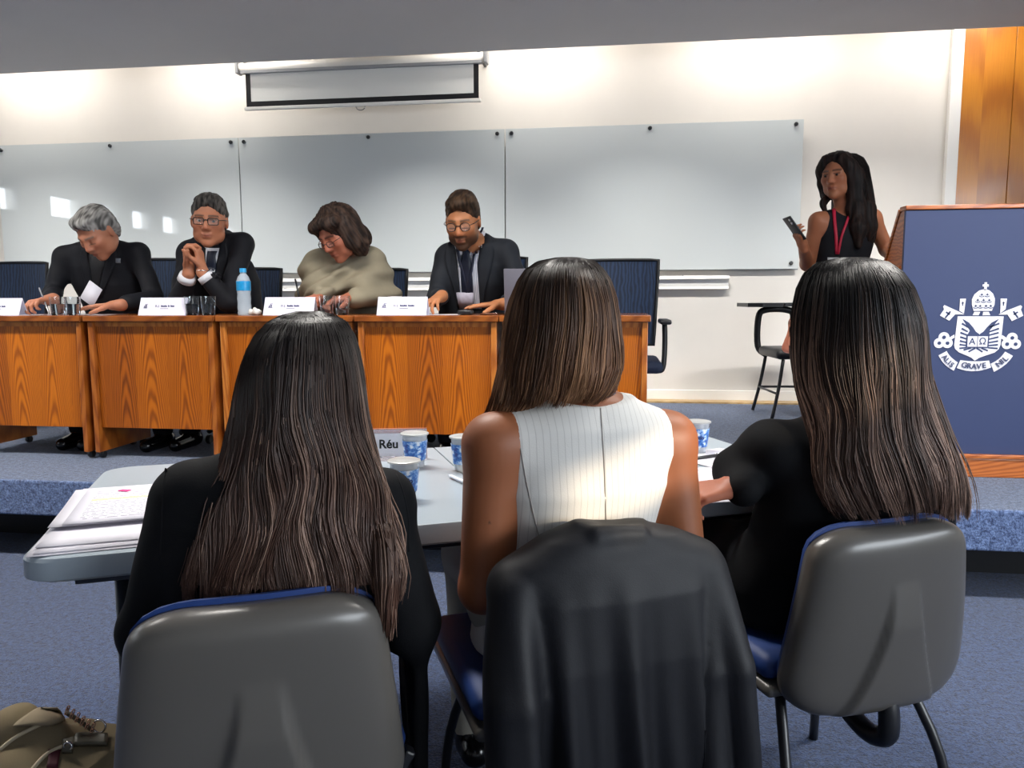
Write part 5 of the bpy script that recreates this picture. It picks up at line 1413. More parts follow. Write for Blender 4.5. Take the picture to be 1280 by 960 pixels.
# ---- middle: white sleeveless vest
def woman_mid():
    sl, sr = atD(618, 556, 1.385), atD(834, 550, 1.50); mid = (sl + sr) / 2
    hip = np.array([*(CH[1] + TN * .0)[:2], .572])
    t = woman_base('woman in white sleeveless vest with straight brown hair and bare arms', hip)
    hc = atD(704, 420, 1.45); R = frame_from(TN * .95 - TX * .25 - UP * .12, 0)
    ell, elr = atD(604, 735, 1.40), atD(856, 715, 1.50); wl, wr = ell + TN * .20 + TX * .09, elr + TN * .18 - TX * .10; wl[2] = wr[2] = .615
    skin = srgb('#8a5335')
    B = Sdf(); L = head_prims(B, hc, R, .95, True, True, True)
    nb = mid + UP * .07
    B.cap(L(0, -.025, -.05), nb, .047, .054, .03)
    def tors(B, g):
        st = [(hip - UP * .09, .175, .13), (hip + UP * .02 - TN * .02, .170, .11), (hip + (mid - hip) * .42 - TN * .035, .138, .085), (hip + (mid - hip) * .75 - TN * .02, .160, .092), (hip + (mid - hip) * .93, .160, .088), (mid + UP * .035, .125, .075), (mid + UP * .075, .07, .055)]
        B.loft([(c, a + g, b + g) for c, a, b in st], TX, TN, 2.35, .03)
        for sh, s in ((sr, 1), (sl, -1)): B.cap(mid + UP * .045 + TX * s * .04, sh, .046 + g * .4, .050 + g * .4, .04)
    tors(B, 0)
    limb_skin(B, sr, elr, wr, (.053, .042, .027)); limb_skin(B, sl, ell, wl, (.055, .043, .028))
    hand_prims(B, wl, TN * .9 + TX * .3, -UP, -1, (.3, .3, .35, .4), sc=.95); hand_prims(B, wr, TN * .9 - TX * .3, -UP, 1, (.3, .3, .35, .4), sc=.95)
    V, Q = B.mesh(.005, 1)
    col = face_color(hc, R, .98, skin, LIP, BROWN)(V)
    col[np.linalg.norm(V - atD(612, 653, 1.345), axis=1) < .0035] *= .15           # a mole on the arm
    np_mesh('body', V, Q, M_skin, t, True, True, col)
    def mat_vest():
        n = NT('white_pinstripe_vest'); sep = n.n('ShaderNodeSeparateXYZ'); n.l(n.scale(n.obj_coord(), (1, 1, 1)), sep.inputs[0])
        u = n.math('ADD', n.math('MULTIPLY', sep.outputs[0], float(TX[0])), n.math('MULTIPLY', sep.outputs[1], float(TX[1])))
        s_ = n.math('GREATER_THAN', n.math('SINE', n.math('MULTIPLY', u, 520)), .93)
        n.set(Base_Color=n.mix(n.math('MULTIPLY', s_, .35), srgb('#cfccc6'), srgb('#8f8a85')), Roughness=.8); n.bump(n.noise(500, 2, n.obj_coord()), .15, .002); return n.m
    C = Sdf(); tors(C, .011)
    for sh, s, o in ((sr, 1, .034), (sl, -1, .026)):
        C.ell(sh + TX * s * o - UP * .01, (.058, .12, .120), np.stack([TX, TN, UP], 1), .006, True)
    C.ell(nb + UP * .055 + TN * .02, (.085, .085, .055), np.stack([TX, TN, UP], 1), .008, True)
    V, Q = C.mesh(.005, 1)
    q = (V - mid) @ np.stack([TX, TN, UP], 1)
    V = displace(V, Q, .0028 * mknoise(91, 24)(q, (1, 1, .35)) * np.clip((.02 - q[:, 2]) / .1, .2, 1))
    np_mesh('vest', V, Q, mat_vest(), t, True, True); bv = bvh_of(V, Q)
    drape_px('back_seam', [(492, 749, 750.5), (540, 752, 753.5), (590, 755, 756.5), (660, 757, 758.5)], bv, -.0035, mat('seam_shadow_thread', '#9b9690', .9), t, 1, thick=.0045)
    drape_px('back_dart', [(560, 650, 651.5), (600, 657, 658.5), (650, 668, 669.5), (690, 678, 679.5)], bv, -.0035, bpy.data.materials['seam_shadow_thread'], t, 1, thick=.0045)
    hips_and_legs(t, hip, mat('cream_trousers', '#a8a498', .85, spec=.2), spread=.095)
    # lanyard round the nape
    M_vio = mat('violet_lanyard', '#231c33', .5)
    ring = [nb + UP * (.012 + .012 * math.cos(a)) + TX * .062 * math.sin(a) - TN * (.060 * math.cos(a) - .004) for a in np.linspace(-1.9, 1.9, 20)]
    V2 = np.vstack([np.array(ring) + UP * .007, np.array(ring) - UP * .007, (np.array(ring) - nb) * .96 + nb + UP * .007, (np.array(ring) - nb) * .96 + nb - UP * .007]); k = len(ring)
    np_mesh('lanyard', V2, [(i, i + 1, k + i + 1, k + i) for i in range(k - 1)] + [(2 * k + i, 3 * k + i, 3 * k + i + 1, 2 * k + i + 1) for i in range(k - 1)] + [(i, 2 * k + i, 2 * k + i + 1, i + 1) for i in range(k - 1)], M_vio, t, True, True)
    rows = [(322, 694, 722, 1.45, .02), (326, 674, 741, 1.45, .055), (336, 659, 752, 1.45, .08), (352, 648, 762, 1.45, .096), (375, 639, 769, 1.45, .104), (400, 634, 773, 1.445, .106), (430, 629, 775, 1.44, .10), (460, 625, 775, 1.425, .088), (485, 621, 768, 1.41, .072), (506, 616, 752, 1.40, .06)]
    long_hair(t, rows, 3100, srgb('#150e0b'), srgb('#684731'), srgb('#a27a58'), 84, 118, 14, wav=.004, wfreq=1.6, tail=.06, ombre=(.14, .75), hi_amt=.35, shell_to=.92)
    # hair drawn forward over her left shoulder
    long_hair(t, [(440, 630, 668, 1.43, .05), (470, 622, 680, 1.415, .045), (497, 614, 692, 1.40, .035), (514, 608, 676, 1.405, .03), (527, 604, 648, 1.43, .03), (540, 600, 628, 1.45, .02)], 1300, srgb('#4a3121'), srgb('#684731'), srgb('#a27a58'), 85, 100, 14, wav=.002, wfreq=.8, name='hair_lock', hi_amt=.35, tail=.10, ombre=(0, .4), noshell=True, rmin=.45)
woman_mid()

# ---- right: black blazer, wavy hair turning brown at the tips
def woman_right():
    sl, sr = atD(966, 562, 1.58), atD(1150, 570, 1.62); mid = (sl + sr) / 2
    hip = np.array([*(CH[2] + TN * .02)[:2], .572])
    t = woman_base('woman in black blazer with wavy hair, one hand on the papers', hip)
    hc = atD(1048, 412, 1.60); R = frame_from(TN * .85 - TX * .55 - UP * .15, 0)
    ell, elr = atD(922, 660, 1.64), atD(1165, 720, 1.70); wl = onZ(930, 608, TZ + .066); wr = elr + TN * .18 - TX * .08; wr[2] = .61; ell[2] = TZ + .075
    B = Sdf(); L = head_prims(B, hc, R, 1.0, True, True, True)
    B.cap(L(0, -.02, -.06), mid + UP * .05, .046, .052, .03)
    st = [(hip - UP * .03, .15, .11), (hip + (mid - hip) * .4, .125, .09), (hip + (mid - hip) * .8, .14, .09), (mid + UP * .01, .12, .07), (mid + UP * .06, .06, .05)]
    B.loft(st, TX, TN, 2.3, .03)
    for sh, el, wv, s in ((sr, elr, wr, 1), (sl, ell, wl, -1)):
        B.cap(mid + UP * .03, sh, .04, .042, .03); limb_skin(B, sh, el, wv, (.042, .036, .025))
    hand_prims(B, wl + np.array([-.01, 0, .0]), E1 * -1.0 + E2 * .15 - UP * .22, -UP + E2 * .25, -1, (.6, .7, .75, .8), sc=.92, thumb=(.35, 1.1))
    hand_prims(B, wr, TN, -UP, 1, sc=.95)
    V, Q = B.mesh(.0045, 1); np_mesh('body', V, Q, M_skin, t, True, True, face_color(hc, R, 1.0, srgb('#ad6c53'), LIP, BROWN)(V))
    C = Sdf()
    st = [(hip - UP * .10, .205, .145), (hip - UP * .03, .205, .15), (hip + (mid - hip) * .35 - TN * .03, .175, .105), (hip + (mid - hip) * .72 - TN * .015, .180, .108), (hip + (mid - hip) * .92, .168, .098), (mid + UP * .04, .12, .075), (mid + UP * .085, .062, .055)]
    C.loft(st, TX, TN, 2.4, .03)
    for sh, el, wv, s in ((sr, elr, wr, 1), (sl, ell, wl, -1)):
        C.cap(mid + UP * .035 + TX * s * .05, sh, .052, .060, .04); C.cap(sh, el, .060, .052, .022); C.cap(el, el + (wv - el) * (1.0 if s < 0 else .86), .052, .038, .02)
    V, Q = C.mesh(.0055, 1); V = displace(V, Q, back_folds(V, mid, .004, 75) + folds_arm(V, [elr, ell], .010, 76))
    np_mesh('blazer', V, Q, BLZ, t, True, True)
    hips_and_legs(t, hip, M_trouser)
    rows = [(322, 1050, 1082, 1.60, .02), (327, 1025, 1104, 1.60, .06), (340, 1009, 1121, 1.60, .085), (360, 1000, 1134, 1.60, .105), (390, 994, 1144, 1.60, .118), (420, 993, 1149, 1.595, .12), (450, 993, 1153, 1.58, .112), (480, 996, 1158, 1.56, .095),
            (510, 1006, 1168, 1.54, .08), (540, 1013, 1182, 1.52, .07), (570, 1016, 1195, 1.505, .062), (600, 1021, 1202, 1.495, .056), (628, 1032, 1207, 1.49, .05), (650, 1046, 1208, 1.488, .045)]
    long_hair(t, rows, 3100, srgb('#0f0c0c'), srgb('#5c453b'), srgb('#a08373'), 87, 104, 17, wav=.009, wfreq=2.4, tail=.05, ombre=(.24, .9), hi_amt=.30, shell_to=.94)
woman_right()

# ============================================================ blazer hung over the middle chair
def hung_blazer():
    o = CH[1] - TN * .232; t = thing('hung_blazer', 'black blazer hung over the back of the middle seminar chair', 'jacket', (o[0], o[1], 0))
    P = lambda x, y, z: o + TX * x + TN * y + UP * z
    C = Sdf()
    C.loft([(P(.0, -.01, .14), .212, .085), (P(0, -.012, .40), .205, .085), (P(0, -.012, .56), .194, .085), (P(0, -.008, .67), .180, .078), (P(0, 0, .728), .152, .066), (P(0, .0, .760), .11, .05), (P(0, 0, .778), .055, .035)], TX, TN, 2.6, .03)
    for s in (-1, 1):
        C.cap(P(s * .06, 0, .738), P(s * .168, -.0, .685), .040, .046, .03)
        C.chain([P(s * .166, -.01, .675), P(s * .186, -.06, .52), P(s * .196, -.075, .30), P(s * .20, -.075, .13)], [.050, .052, .050, .048], .004)
        C.cap(P(s * .012, -.03, .768), P(s * .062, -.02, .748), .014, .016, .012)
    C.cap(P(-.04, -.034, .766), P(.04, -.034, .766), .017, .017, .012)
    C.loft([(P(0, .03, .10), .19, .055), (P(0, .03, .60), .17, .05), (P(0, .03, .69), .15, .04)], TX, TN, 2.6, .01, True)     # hollow round the chair back
    V, Q = C.mesh(.005, 1); q = (V - P(0, 0, .5)) @ np.stack([TX, TN, UP], 1)
    low = np.clip((.22 - q[:, 2]) / .35, 0, 1)
    nz = mknoise(95, 5)
    f = np.sin(q[:, 0] * 55 + 1.5 * nz(q)) * .5 + np.sin(q[:, 0] * 97 + q[:, 2] * 3 + 1.0 * nz(q * 1.7)) * .3
    V = displace(V, Q, 0.026 * f * low + .006 * mknoise(96, 22)(q, (1, 1, .3)))
    np_mesh('blazer_body', V, Q, mat('hung_black_cloth', '#0f1015', .58, spec=.32, bump=.15, bscale=500), t, True, True); bv = bvh_of(V, Q)
hung_blazer()
# ============================================================ small things on the desks
M_card = mat('name_card_white', '#dcdaea', .6)
M_ink = mat('printed_ink', '#3c3f66', .7)
def pt_Z(px, py, Z): return onZ(px, py, Z)
def name_card(px0, px1, label, words):
    a, b = JZ(px0, 3.515, DT), JZ(px1, 3.515, DT); w = b[0] - a[0]
    t = thing('name_card', label, 'name card', ((a[0] + b[0]) / 2, 3.545, DT), group='folded name cards on the desks')
    hw, dp, h, th = w / 2, .034, .086, .0012
    extrude_poly('folded_card', [(-dp, 0), (0, h), (dp, 0), (dp - .003, 0), (0, h - .006), (-dp + .003, 0)], w, M_card, t, M=Matrix(((0, 1, 0, -hw), (1, 0, 0, 0), (0, 0, 1, 0), (0, 0, 0, 1))))
    ang = math.atan2(dp, h)
    def on(u, v): return Matrix.Translation((u, -dp + v * math.sin(ang) - .0006, v * math.cos(ang))) @ Matrix.Rotation(-ang, 4, 'X') @ Matrix.Rotation(PI / 2, 4, 'X')
    def mark(u0, u1, v0, v1):
        bm = bmesh.new(); add_box(bm, u0, u1, v0, v1, 0, .0004, 0, 1, on(0, 0)); return bm_obj('print', bm, M_ink, t)
    for k, hh in enumerate((.009, .016, .014)): mark(-hw + .024 + k * .006, -hw + .028 + k * .006, .040, .040 + hh)
    mark(-hw + .022, -hw + .044, .037, .039); mark(-hw + .030, -hw + .044, .057, .059)
    text_mesh('print', 'D. J.', .013, M_ink, t, on(-.030, .048), .0002, bold=.0004)
    u = -.010                                # the names are only smudges at this distance: word-shaped bars
    for wl in words:
        mark(u, u + wl, .0435, .0505); mark(u, u + .004, .0505, .0535)
        if wl > .02: mark(u + wl * .6, u + wl * .6 + .003, .0505, .0535)
        u += wl + .005
    mark(-.012, .03, .0335, .0355)
    return t
name_card(-36, 24, 'white folded name card beside the writing hand of the grey-haired man', (.034, .022))
name_card(173, 232, 'white folded name card next to two water glasses, before the man with clasped hands', (.032, .008, .020))
name_card(329, 392, 'white folded name card in front of the shawled woman', (.030, .026))
name_card(471, 533, 'white folded name card in front of the bearded man', (.034, .030))
M_gl = mat_glass('tumbler_glass', '#f4f8fa', .02, 1.45)
M_water = mat_glass('water', '#dfe9f0', .0, 1.33)
def tumbler(px, Y, label, fill=.6):
    c = JZ(px, Y, DT)
    t = thing('water_glass', label, 'glass', (c[0], Y, DT), group='water glasses on the desks')
    lathe('tumbler', [(0, .0), (.029, .0), (.031, .004), (.0375, .092), (.0362, .092), (.0295, .010), (0, .009)], M_gl, t, 20)
    if fill: lathe('water', [(0, .0095), (.0285, .0095), (.0285 + .0062 * fill, .010 + .078 * fill), (0, .010 + .078 * fill)], M_water, t, 20)
    return t
tumbler(73, 3.53, 'water glass nearest the pen of the grey-haired man'); tumbler(92, 3.53, 'water glass nearest the resting hand of the grey-haired man')
tumbler(241, 3.53, 'water glass touching the second name card'); tumbler(261, 3.53, 'water glass beside the bottle side of the second name card')
tumbler(409, 3.53, 'water glass nearest the shawled woman\'s name card', .5); tumbler(428, 3.53, 'water glass by the shawled woman\'s sleeve', .3)
c = JZ(494, 3.72, DT); pc = thing('plastic_cup', 'small white plastic cup behind the bearded man\'s name card', 'cup', (c[0], 3.72, DT))
lathe('cup_wall', [(0, 0), (.024, 0), (.034, .088), (.036, .090), (.033, .090), (.023, .003), (0, .003)], mat('white_plastic', '#d8d8d6', .3), pc, 18)
# bottle
c = JZ(306, 3.56, DT); b = thing('water_bottle', 'small water bottle with blue label and blue cap', 'bottle', (c[0], 3.56, DT))
lathe('bottle_body', [(0, 0), (.030, 0), (.033, .006), (.031, .02), (.033, .035), (.031, .06), (.033, .08), (.031, .10), (.033, .115), (.033, .165), (.026, .185), (.014, .200), (.014, .208), (0, .208)], mat_clear('pet_plastic', '#cfdbe6', .5, .06), b, 24)
lathe('label', [(.0336, .118), (.0338, .12), (.0338, .162), (.0336, .164)], mat('blue_label', '#1f8fc8', .35, noise=.25, nscale=60), b, 24)
lathe('cap', [(0, .206), (.016, .206), (.016, .224), (.014, .226), (0, .226)], mat('blue_cap', '#2f9fd8', .35), b, 20)
# crumpled tissue by the bottle
c = JZ(319, 3.55, DT); T_ = Sdf(); T_.ell((c[0], 3.55, DT + .014), (.032, .022, .014), None, .01); T_.ell((c[0] + .012, 3.545, DT + .020), (.018, .015, .012), None, .01); T_.ell((c[0] - .018, 3.56, DT + .012), (.016, .018, .012), None, .01)
V, Q = T_.mesh(.004, 0); V = displace(V, Q, .003 * mknoise(101, 190)(V)); V[:, 2] = np.maximum(V[:, 2], DT + .0005)
tag(np_mesh('tissue', V, Q, mat('tissue_white', '#d5d3cf', .9), smooth=True), 'crumpled white tissue beside the water bottle', 'tissue')
M_paper = mat('paper_white', '#cbc9d2', .75)
def mat_print(name, rz, period=.0085, size=1.0, hl=None, base='#cbc9d4'):
    t = NT(name); sep = t.n('ShaderNodeSeparateXYZ'); t.l(t.obj_coord(), sep.inputs[0])
    rowf = t.math('DIVIDE', sep.outputs[1], period); fr = t.math('FRACT', rowf)
    ln = t.math('MULTIPLY', t.math('GREATER_THAN', fr, .35), t.math('LESS_THAN', fr, .65))
    nz = t.noise(1.0, 2, t.scale(t.obj_coord(), (230, 1 / period * 1.0, 1)))
    ln = t.math('MULTIPLY', ln, t.math('GREATER_THAN', nz, .46))
    mx = t.math('LESS_THAN', t.math('ABSOLUTE', sep.outputs[0]), .082 * size); my = t.math('LESS_THAN', t.math('ABSOLUTE', sep.outputs[1]), .125 * size)
    f = t.math('MULTIPLY', t.math('MULTIPLY', ln, mx), t.math('MULTIPLY', my, .85))
    c = srgb(base)
    if hl:
        y = t.math('ABSOLUTE', t.math('SUBTRACT', sep.outputs[1], hl)); c = t.mix(t.math('MULTIPLY', t.math('MULTIPLY', t.math('LESS_THAN', y, .008), mx), .8), c, srgb('#dfe58e'))
    t.set(Base_Color=t.mix(f, c, srgb('#55586a')), Roughness=.7); return t.m
def sheet(name, c, w, d, rz, m, parent=None, thick=.0008, curl=0.0, nx=6, ny=6, seed=0):
    """one sheet of paper; local x right, y up the page."""
    nz = mknoise(200 + seed, 12); V, Q = [], []
    for o in (0, -thick):
        for j in range(ny + 1):
            for i in range(nx + 1):
                x, y = (i / nx - .5) * w, (j / ny - .5) * d
                V.append((x, y, o + thick + curl * ((abs(x) / w * 2) ** 4 * .5 + (abs(y) / d * 2) ** 4 * .5)))
    n = (nx + 1) * (ny + 1)
    for j in range(ny):
        for i in range(nx):
            a = j * (nx + 1) + i; Q += [(a, a + 1, a + nx + 2, a + nx + 1), (n + a, n + a + nx + 1, n + a + nx + 2, n + a + 1)]
    rim = [i for i in range(nx + 1)] + [j * (nx + 1) + nx for j in range(1, ny + 1)] + [ny * (nx + 1) + i for i in range(nx - 1, -1, -1)] + [j * (nx + 1) for j in range(ny - 1, 0, -1)]
    Q += [(rim[k], n + rim[k], n + rim[(k + 1) % len(rim)], rim[(k + 1) % len(rim)]) for k in range(len(rim))]
    o = np_mesh(name, V, Q, m, parent, smooth=False); o.location = c; o.rotation_euler = (0, 0, rz); return o
def pen(name, label, a, b, m, cap=None, r=.0045):
    a, b = np.asarray(a, float), np.asarray(b, float); t = thing(name, label, 'pen', tuple(a)); d = b - a
    tube('barrel', [a, a + d * .12, b], [.0012, r, r], m, t, 10, world=True)
    tube('clip', [a + d * .72 + UP * r * 1.1, a + d * .97 + UP * r * 1.1], .0012, cap or M_chrome, t, 6, world=True)
    return t
tag(sheet('paper_sheet', (JZ(110, 3.66, DT)[0], 3.66, DT + .0005), .30, .21, .05, M_paper), 'white sheet under the resting hand of the grey-haired man', 'paper')
tag(sheet('paper_sheet', (JZ(45, 3.64, DT)[0], 3.62, DT + .0005), .20, .20, -.05, M_paper), 'white sheet the grey-haired man is writing on', 'paper')
tag(sheet('paper_sheet', (JZ(552, 3.62, DT)[0], 3.62, DT + .0005), .21, .20, .0, M_paper), 'white sheet in front of the bearded man\'s hands', 'paper')
# paper held up by the grey-haired man
q0, q1, q2, q3 = J(100, 372, 3.665), J(112, 350, 3.70), J(128, 362, 3.70), J(116, 384, 3.665)
V = np.array([q0, q1, q2, q3]); n_ = unit(np.cross(q1 - q0, q3 - q0)) * .0008; V = np.vstack([V, V + n_])
hp = np_mesh('held_paper', V, [(0, 1, 2, 3), (7, 6, 5, 4), (0, 4, 5, 1), (1, 5, 6, 2), (2, 6, 7, 3), (3, 7, 4, 0)], M_paper)
tag(hp, 'small white paper held up by the grey-haired man', 'paper')
hp.data.transform(Matrix.Translation(-Vector(q3))); hp.location = q3
a_ = np.array([JZ(62, 3.60, DT)[0], 3.60, DT + .004]); pen('pen', 'silver pen in the hand of the writing man', a_, J(49, 360, 3.66), mat('silver_pen', '#b9b9bd', .25, metal=.6))
a_ = J(374, 372, 3.72); pen('pen', 'dark pen held upright beside the shawled woman', a_, J(369, 349, 3.74), M_black)
# small black receiver box, pen and laptop
c = JZ(583, 3.60, DT); t = thing('microphone_box', 'small black desk microphone box in front of the bearded man', 'microphone', (c[0], 3.58, DT))
bm = bmesh.new(); add_box(bm, -.036, .036, -.025, .025, 0, .024, .008, 3); bm_obj('case', bm, M_black, t, smooth=40)
box('button', -.01, .01, -.012, .0, .0242, .027, M_steel, t, bevel=.001)
pen('pen', 'brown pen lying before the bearded man\'s flat hand', (JZ(600, 3.56, DT)[0], 3.56, DT + .0048), (JZ(622, 3.55, DT)[0], 3.54, DT + .0048), mat('brown_pen', '#5a2e18', .35))
lp = thing('laptop', 'open silver laptop on the end desk, hidden behind brown hair', 'laptop', (JZ(664, 3.60, DT)[0] + .03, 3.60, DT), .06)
M_alu = mat('laptop_aluminium', '#8d8a94', .35, metal=.5)
box('base', -.155, .155, 0.0, .215, .0, .014, M_alu, lp, bevel=.004)
bm = bmesh.new(); add_box(bm, -.155, .155, -.006, 0, 0, .205, .003, 2, Matrix.Translation((0, .006, .0142)) @ Matrix.Rotation(math.radians(14), 4, 'X')); bm_obj('lid', bm, M_alu, lp, smooth=40)
bm = bmesh.new(); add_box(bm, -.146, .146, .0003, .0012, .01, .195, 0, 1, Matrix.Translation((0, .006, .0142)) @ Matrix.Rotation(math.radians(14), 4, 'X')); bm_obj('screen', bm, mat('dark_screen', '#101217', .1), lp)
box('keyboard', -.135, .135, .09, .19, .0142, .0155, M_black, lp)

# ============================================================ things on the folding table
M_foil = mat('foil_lid', '#b4b6b6', .35, metal=.5)
M_cupwall = mat_clear('clear_cup_plastic', '#dfe6ee', .42, .05)
def mat_cuplabel():
    t = NT('cup_label_blue'); oc = t.obj_coord(); n = t.noise(1.0, 3, t.scale(oc, (55, 55, 75)), .6); sep = t.n('ShaderNodeSeparateXYZ'); t.l(oc, sep.inputs[0])
    c = t.ramp(n, [(.36, srgb('#1b3f8e')), (.46, srgb('#2f6fc0')), (.54, srgb('#8fb6e2')), (.62, srgb('#e8edf4'))])
    t.set(Base_Color=c, Roughness=.3); return t.m
M_cuplabel = mat_cuplabel()
def sealed_cup(px, py, label, sc=1.0, text=None, rot=0):
    c = onZ(px, py, TZ)
    t = thing('sealed_water_cup', label, 'cup', (c[0], c[1], TZ + .0003), rot, group='sealed water cups on the folding table')
    k = sc
    lathe('cup_wall', [(0, 0), (.0235 * k, 0), (.025 * k, .003), (.0335 * k, .088 * k), (.032 * k, .088 * k), (.0235 * k, .005), (0, .005)], M_cupwall, t, 28)
    lathe('water', [(0, .0055), (.0232 * k, .0055), (.0305 * k, .075 * k), (0, .075 * k)], M_water, t, 20)
    lathe('printed_label', [(.0275 * k, .020 * k), (.0333 * k, .072 * k), (.0338 * k, .072 * k), (.0280 * k, .020 * k)], M_cuplabel, t, 28)
    lathe('foil_lid', [(0, .0915 * k), (.034 * k, .0915 * k), (.0375 * k, .090 * k), (.0375 * k, .0865 * k), (.0337 * k, .0865 * k), (.0337 * k, .0885 * k), (0, .0885 * k)], M_foil, t, 28)
    if text:
        az = math.atan2(EYE[1] - c[1], EYE[0] - c[0]) - rot
        for i, ch in enumerate(text):
            a = az + (i - (len(text) - 1) / 2) * .24
            R_ = .0316 * k
            M_ = Matrix.Translation((R_ * math.cos(a), R_ * math.sin(a), .048 * k)) @ Matrix.Rotation(a + PI / 2, 4, 'Z') @ Matrix.Rotation(PI / 2 - .1, 4, 'X')
            text_mesh('letter', ch, .016 * k, mat_txt, t, M_, .0012, bold=.0005)
    return t
mat_txt = mat('cup_print_navy', '#123a7a', .4)
mat_txtw = mat('cup_print_white', '#eef1f5', .4)
sealed_cup(519, 583, 'sealed water cup standing against the Réu sign', 1.0)
sealed_cup(506, 624, 'sealed water cup beside the shoulder of the left blazer', .98, 'Lindo')
sealed_cup(580, 588, 'sealed water cup by the bare arm of the white-vested woman', 1.0)
sealed_cup(871, 566, 'sealed water cup between white vest and right-hand blazer', 1.02, 'Lindo')
M_acr = mat_clear('acrylic', '#d9d6de', .32, .05)
M_signcard = mat('sign_card_white', '#ebe9ef', .6)
def acrylic_sign(px, py, label, text, rz, card=(-.075, .01), w=.155, h=.085):
    c = onZ(px, py, TZ); t = thing('acrylic_sign', label, 'sign', (c[0], c[1], TZ + .0003), rz)
    box('stand_base', -w / 2, w / 2, -.03, .03, 0, .003, M_acr, t, bevel=.001)
    box('stand_plate', -w / 2, w / 2, -.0025, -.0005, .0032, h, M_acr, t)
    box('stand_plate', -w / 2, w / 2, .0015, .0035, .0032, h, M_acr, t)
    for s in (-1, 1): box('edge_strip', s * w / 2 - (.002 if s > 0 else 0), s * w / 2 + (0 if s > 0 else .002), -.0004, .0014, .0032, h, mat('acrylic_edge', '#e6c9c4', .2), t)
    box('top_edge', -w / 2, w / 2, -.0025, .0035, h, h + .0015, mat('acrylic_edge_top', '#b06a55', .3), t)
    if text:
        pp = box('paper_card', card[0], card[1], -.0034, -.0026, .010, h - .012, M_signcard, t)
        text_mesh('lettering', text, .034, mat('sign_black_ink', '#0d0d0f', .6), t, Matrix.Translation(((card[0] + card[1]) / 2 + .004, -.0036, h / 2)) @ Matrix.Rotation(PI / 2, 4, 'X'), .0002, bold=.0009)
    else: box('paper_card', -w / 2 + .01, w / 2 - .01, -.0034, -.0026, .010, h - .012, M_signcard, t)
    return t
acrylic_sign(499, 574, 'clear acrylic table sign with a white card reading Réu', 'Réu', math.radians(12), card=(-.076, .012))
acrylic_sign(622, 569, 'clear acrylic table sign mostly hidden behind the white-vested woman', '', math.radians(12))
# papers at the left end of the table
ps = thing('paper_stack', 'stack of printed pages with pink flag and yellow highlighting on the grey table', 'papers', (-1.005, 1.435, TZ), TA + .03)
M_pr = mat_print('printed_page', 0, .0135, 1.0, .04)
for i, (r_, x_, y_) in enumerate([(.0, -.012, -.095), (.02, -.004, -.085), (-.03, .0, -.06), (.035, -.014, .08), (-.01, -.004, .072), (.02, -.010, .05)]):
    sheet('page', (x_, y_, .0006 + i * .0022), .225, .30, r_, M_paper, ps, curl=.001)
sheet('page', (.008, .045, .0148), .21, .297, .02, M_pr, ps, curl=.002)
fl = box('sticky_flag', -.012, .012, -.007, .007, .0, .0006, mat('pink_flag', '#e0307c', .6), ps); fl.location = (-.02, .150, .0166); fl.rotation_euler = (0, 0, -.6)
# papers and pen under the right-hand woman's hand
tag(sheet('paper_sheet', tuple(onZ(905, 603, TZ) + np.array([.02, .0, .0006])), .26, .33, TA - .12, mat_print('printed_page_b', 0, .009, 1.2)), 'printed sheet under the hand of the woman with wavy hair', 'paper')
tag(sheet('paper_sheet', tuple(onZ(900, 580, TZ) + np.array([.03, .04, .0018])), .21, .28, TA + .22, M_paper), 'blank sheet beneath the black pen by the sealed cup', 'paper')
pen('pen', 'black pen lying on the sheets by the right-hand woman', onZ(868, 573, TZ + .0075), onZ(904, 568, TZ + .0075), M_black)
pen('pen', 'white pen lying across the middle seam of the folding table', onZ(561, 594, TZ + .006), onZ(590, 607, TZ + .006), mat('white_pen', '#d7dbe6', .3))

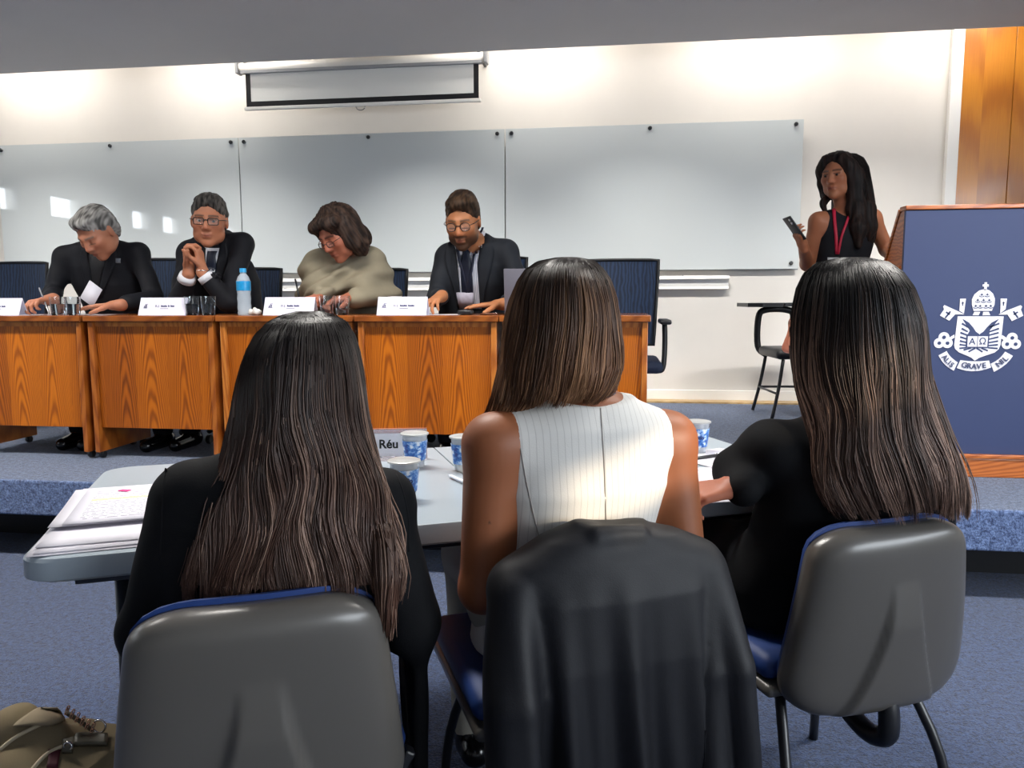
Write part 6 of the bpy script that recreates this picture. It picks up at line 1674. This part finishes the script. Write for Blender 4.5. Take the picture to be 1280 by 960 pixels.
# ============================================================ canvas bag on the floor
def canvas_bag():
    c = onZ(48, 925, .20); rz = math.radians(-12)
    t = thing('canvas_bag', 'khaki canvas bag with letter charms lying on the carpet', 'bag', (c[0], c[1], 0))
    M_can = mat('khaki_canvas', '#7d7058', .85, noise=.10, nscale=20, bump=.35, bscale=500, spec=.15)
    M_can2 = mat('khaki_canvas_light', '#a2937a', .85, noise=.08, nscale=25, bump=.3, bscale=500, spec=.15)
    M_pip = mat('cream_piping', '#c7b99c', .7); M_lea = mat('olive_leather', '#4b4638', .5, bump=.2, bscale=300); M_gold = mat('rose_gold', '#c79a80', .22, metal=.9); M_red = mat('burgundy_lining', '#4a1020', .7)
    W = lambda x, y, z: np.array([c[0] + x * math.cos(rz) - y * math.sin(rz), c[1] + x * math.sin(rz) + y * math.cos(rz), z])
    Rz = np.array(Matrix.Rotation(rz, 3, 'Z'))
    B = Sdf(); B.boxr(W(0, 0, .10), (.17, .075, .085), Rz, .02, .02); B.ell(W(-.05, -.02, .15), (.13, .085, .07), Rz, .04); B.ell(W(.06, .0, .185), (.07, .05, .045), Rz, .03)
    B.cap(W(-.16, -.03, .20), W(-.02, -.02, .245), .022, .03, .03); B.cap(W(-.02, -.02, .245), W(.06, -.01, .235), .03, .02, .03)
    V, Q = B.mesh(.005, 1); V = displace(V, Q, .010 * mknoise(111, 26)(V) + .0035 * mknoise(112, 70)(V)); V[:, 2] = np.maximum(V[:, 2], .0005)
    np_mesh('bag_body', V, Q, M_can, t, True, True)
    P = Sdf(); P.ell(W(-.07, -.088, .12), (.085, .034, .085), Rz, .01); P.ell(W(.05, -.075, .10), (.05, .03, .07), Rz, .01)
    V2, Q2 = P.mesh(.005, 1); V2 = displace(V2, Q2, .007 * mknoise(114, 34)(V2) + .002 * mknoise(115, 90)(V2)); V2[:, 2] = np.maximum(V2[:, 2], .002); np_mesh('front_pocket', V2, Q2, M_can2, t, True, True)
    bv = bvh_of(np.vstack([V, V2]), np.vstack([Q, Q2 + len(V)]))
    def rope(name, pts, r, m):
        out = []
        for px, py in smooth_path(np.array(pts, float), 6):
            h_ = bv.ray_cast(Vector(EYE), Vector(ray(px, py)).normalized(), 5)
            if h_[0] is not None: out.append(np.array(h_[0]) - unit(ray(px, py)) * r * .8)
        if len(out) > 3: tube(name, laplace_line(np.array(out)), r, m, t, 8, world=True)
        return out
    def laplace_line(P_):
        for _ in range(4): P_[1:-1] = (P_[:-2] + 2 * P_[1:-1] + P_[2:]) / 4
        return P_
    rope('piping', [(1, 936), (20, 921), (50, 906), (78, 893)], .0042, M_pip)
    rope('piping', [(40, 962), (54, 946), (66, 938), (78, 933)], .0042, M_pip)
    drape_px('flap', [(884, 55, 72), (892, 40, 78), (902, 24, 80), (908, 18, 62)], bv, .004, M_can2, t, 8, 4, thick=.006, bulge=.006)
    drape_px('lining', [(938, 60, 76), (948, 60, 74), (960, 58, 72)], bv, .002, M_red, t, 4, 3, thick=.003)
    tb = drape_px('leather_tab', [(925, 78, 92), (943, 77, 91)], bv, .006, M_lea, t, 4, 0, thick=.006)
    e_ = bv.ray_cast(Vector(EYE), Vector(ray(85, 933)).normalized(), 5)[0]
    if e_ is not None:
        e_ = np.array(e_) - unit(ray(85, 933)) * .016
        tube('eyelet', [e_ + .0085 * (math.cos(a) * CR + math.sin(a) * CU) for a in np.linspace(0, 2 * PI, 16, endpoint=False)], .0028, M_chrome, t, 8, world=True, closed=True)
    drape_px('strap', [(921, 92, 136), (926, 92, 136), (934, 92, 134)], bv, .006, M_lea, t, 8, 3, thick=.006)
    dist = float(np.linalg.norm(W(.06, -.02, .24) - EYE)); pD = lambda px, py, k=0: EYE + unit(ray(px, py)) * (dist + k)
    tube('charm_cord', [pD(82, 890, .012), pD(98, 900, .012), pD(118, 915, .012)], .005, M_lea, t, 8, world=True)
    for k in range(6):
        f = k / 5; px, py = 84 + 32 * f, 888 + 22 * f
        tube('letter_charm', [pD(px + a * 520, py - b * 520, -.002) for a, b in [(q_[0] * .8 + q_[1] * .35, q_[1] * .9) for q_ in rounded_rect(.007, .024, .002, 2)]], .0013, M_gold, t, 6, world=True, closed=True)
        tube('charm_bar', [pD(px - 2, py + 1.5 * (k % 3 - 1), -.002), pD(px + 2, py + 1.5 * (k % 3 - 1), -.002)], .002, M_gold, t, 6, world=True)
    kr = pD(124, 908); tube('key_ring', [kr + .014 * (math.cos(a) * CR + math.sin(a) * CU) for a in np.linspace(0, 2 * PI, 18, endpoint=False)], .0022, M_chrome, t, 6, world=True, closed=True)
canvas_bag()
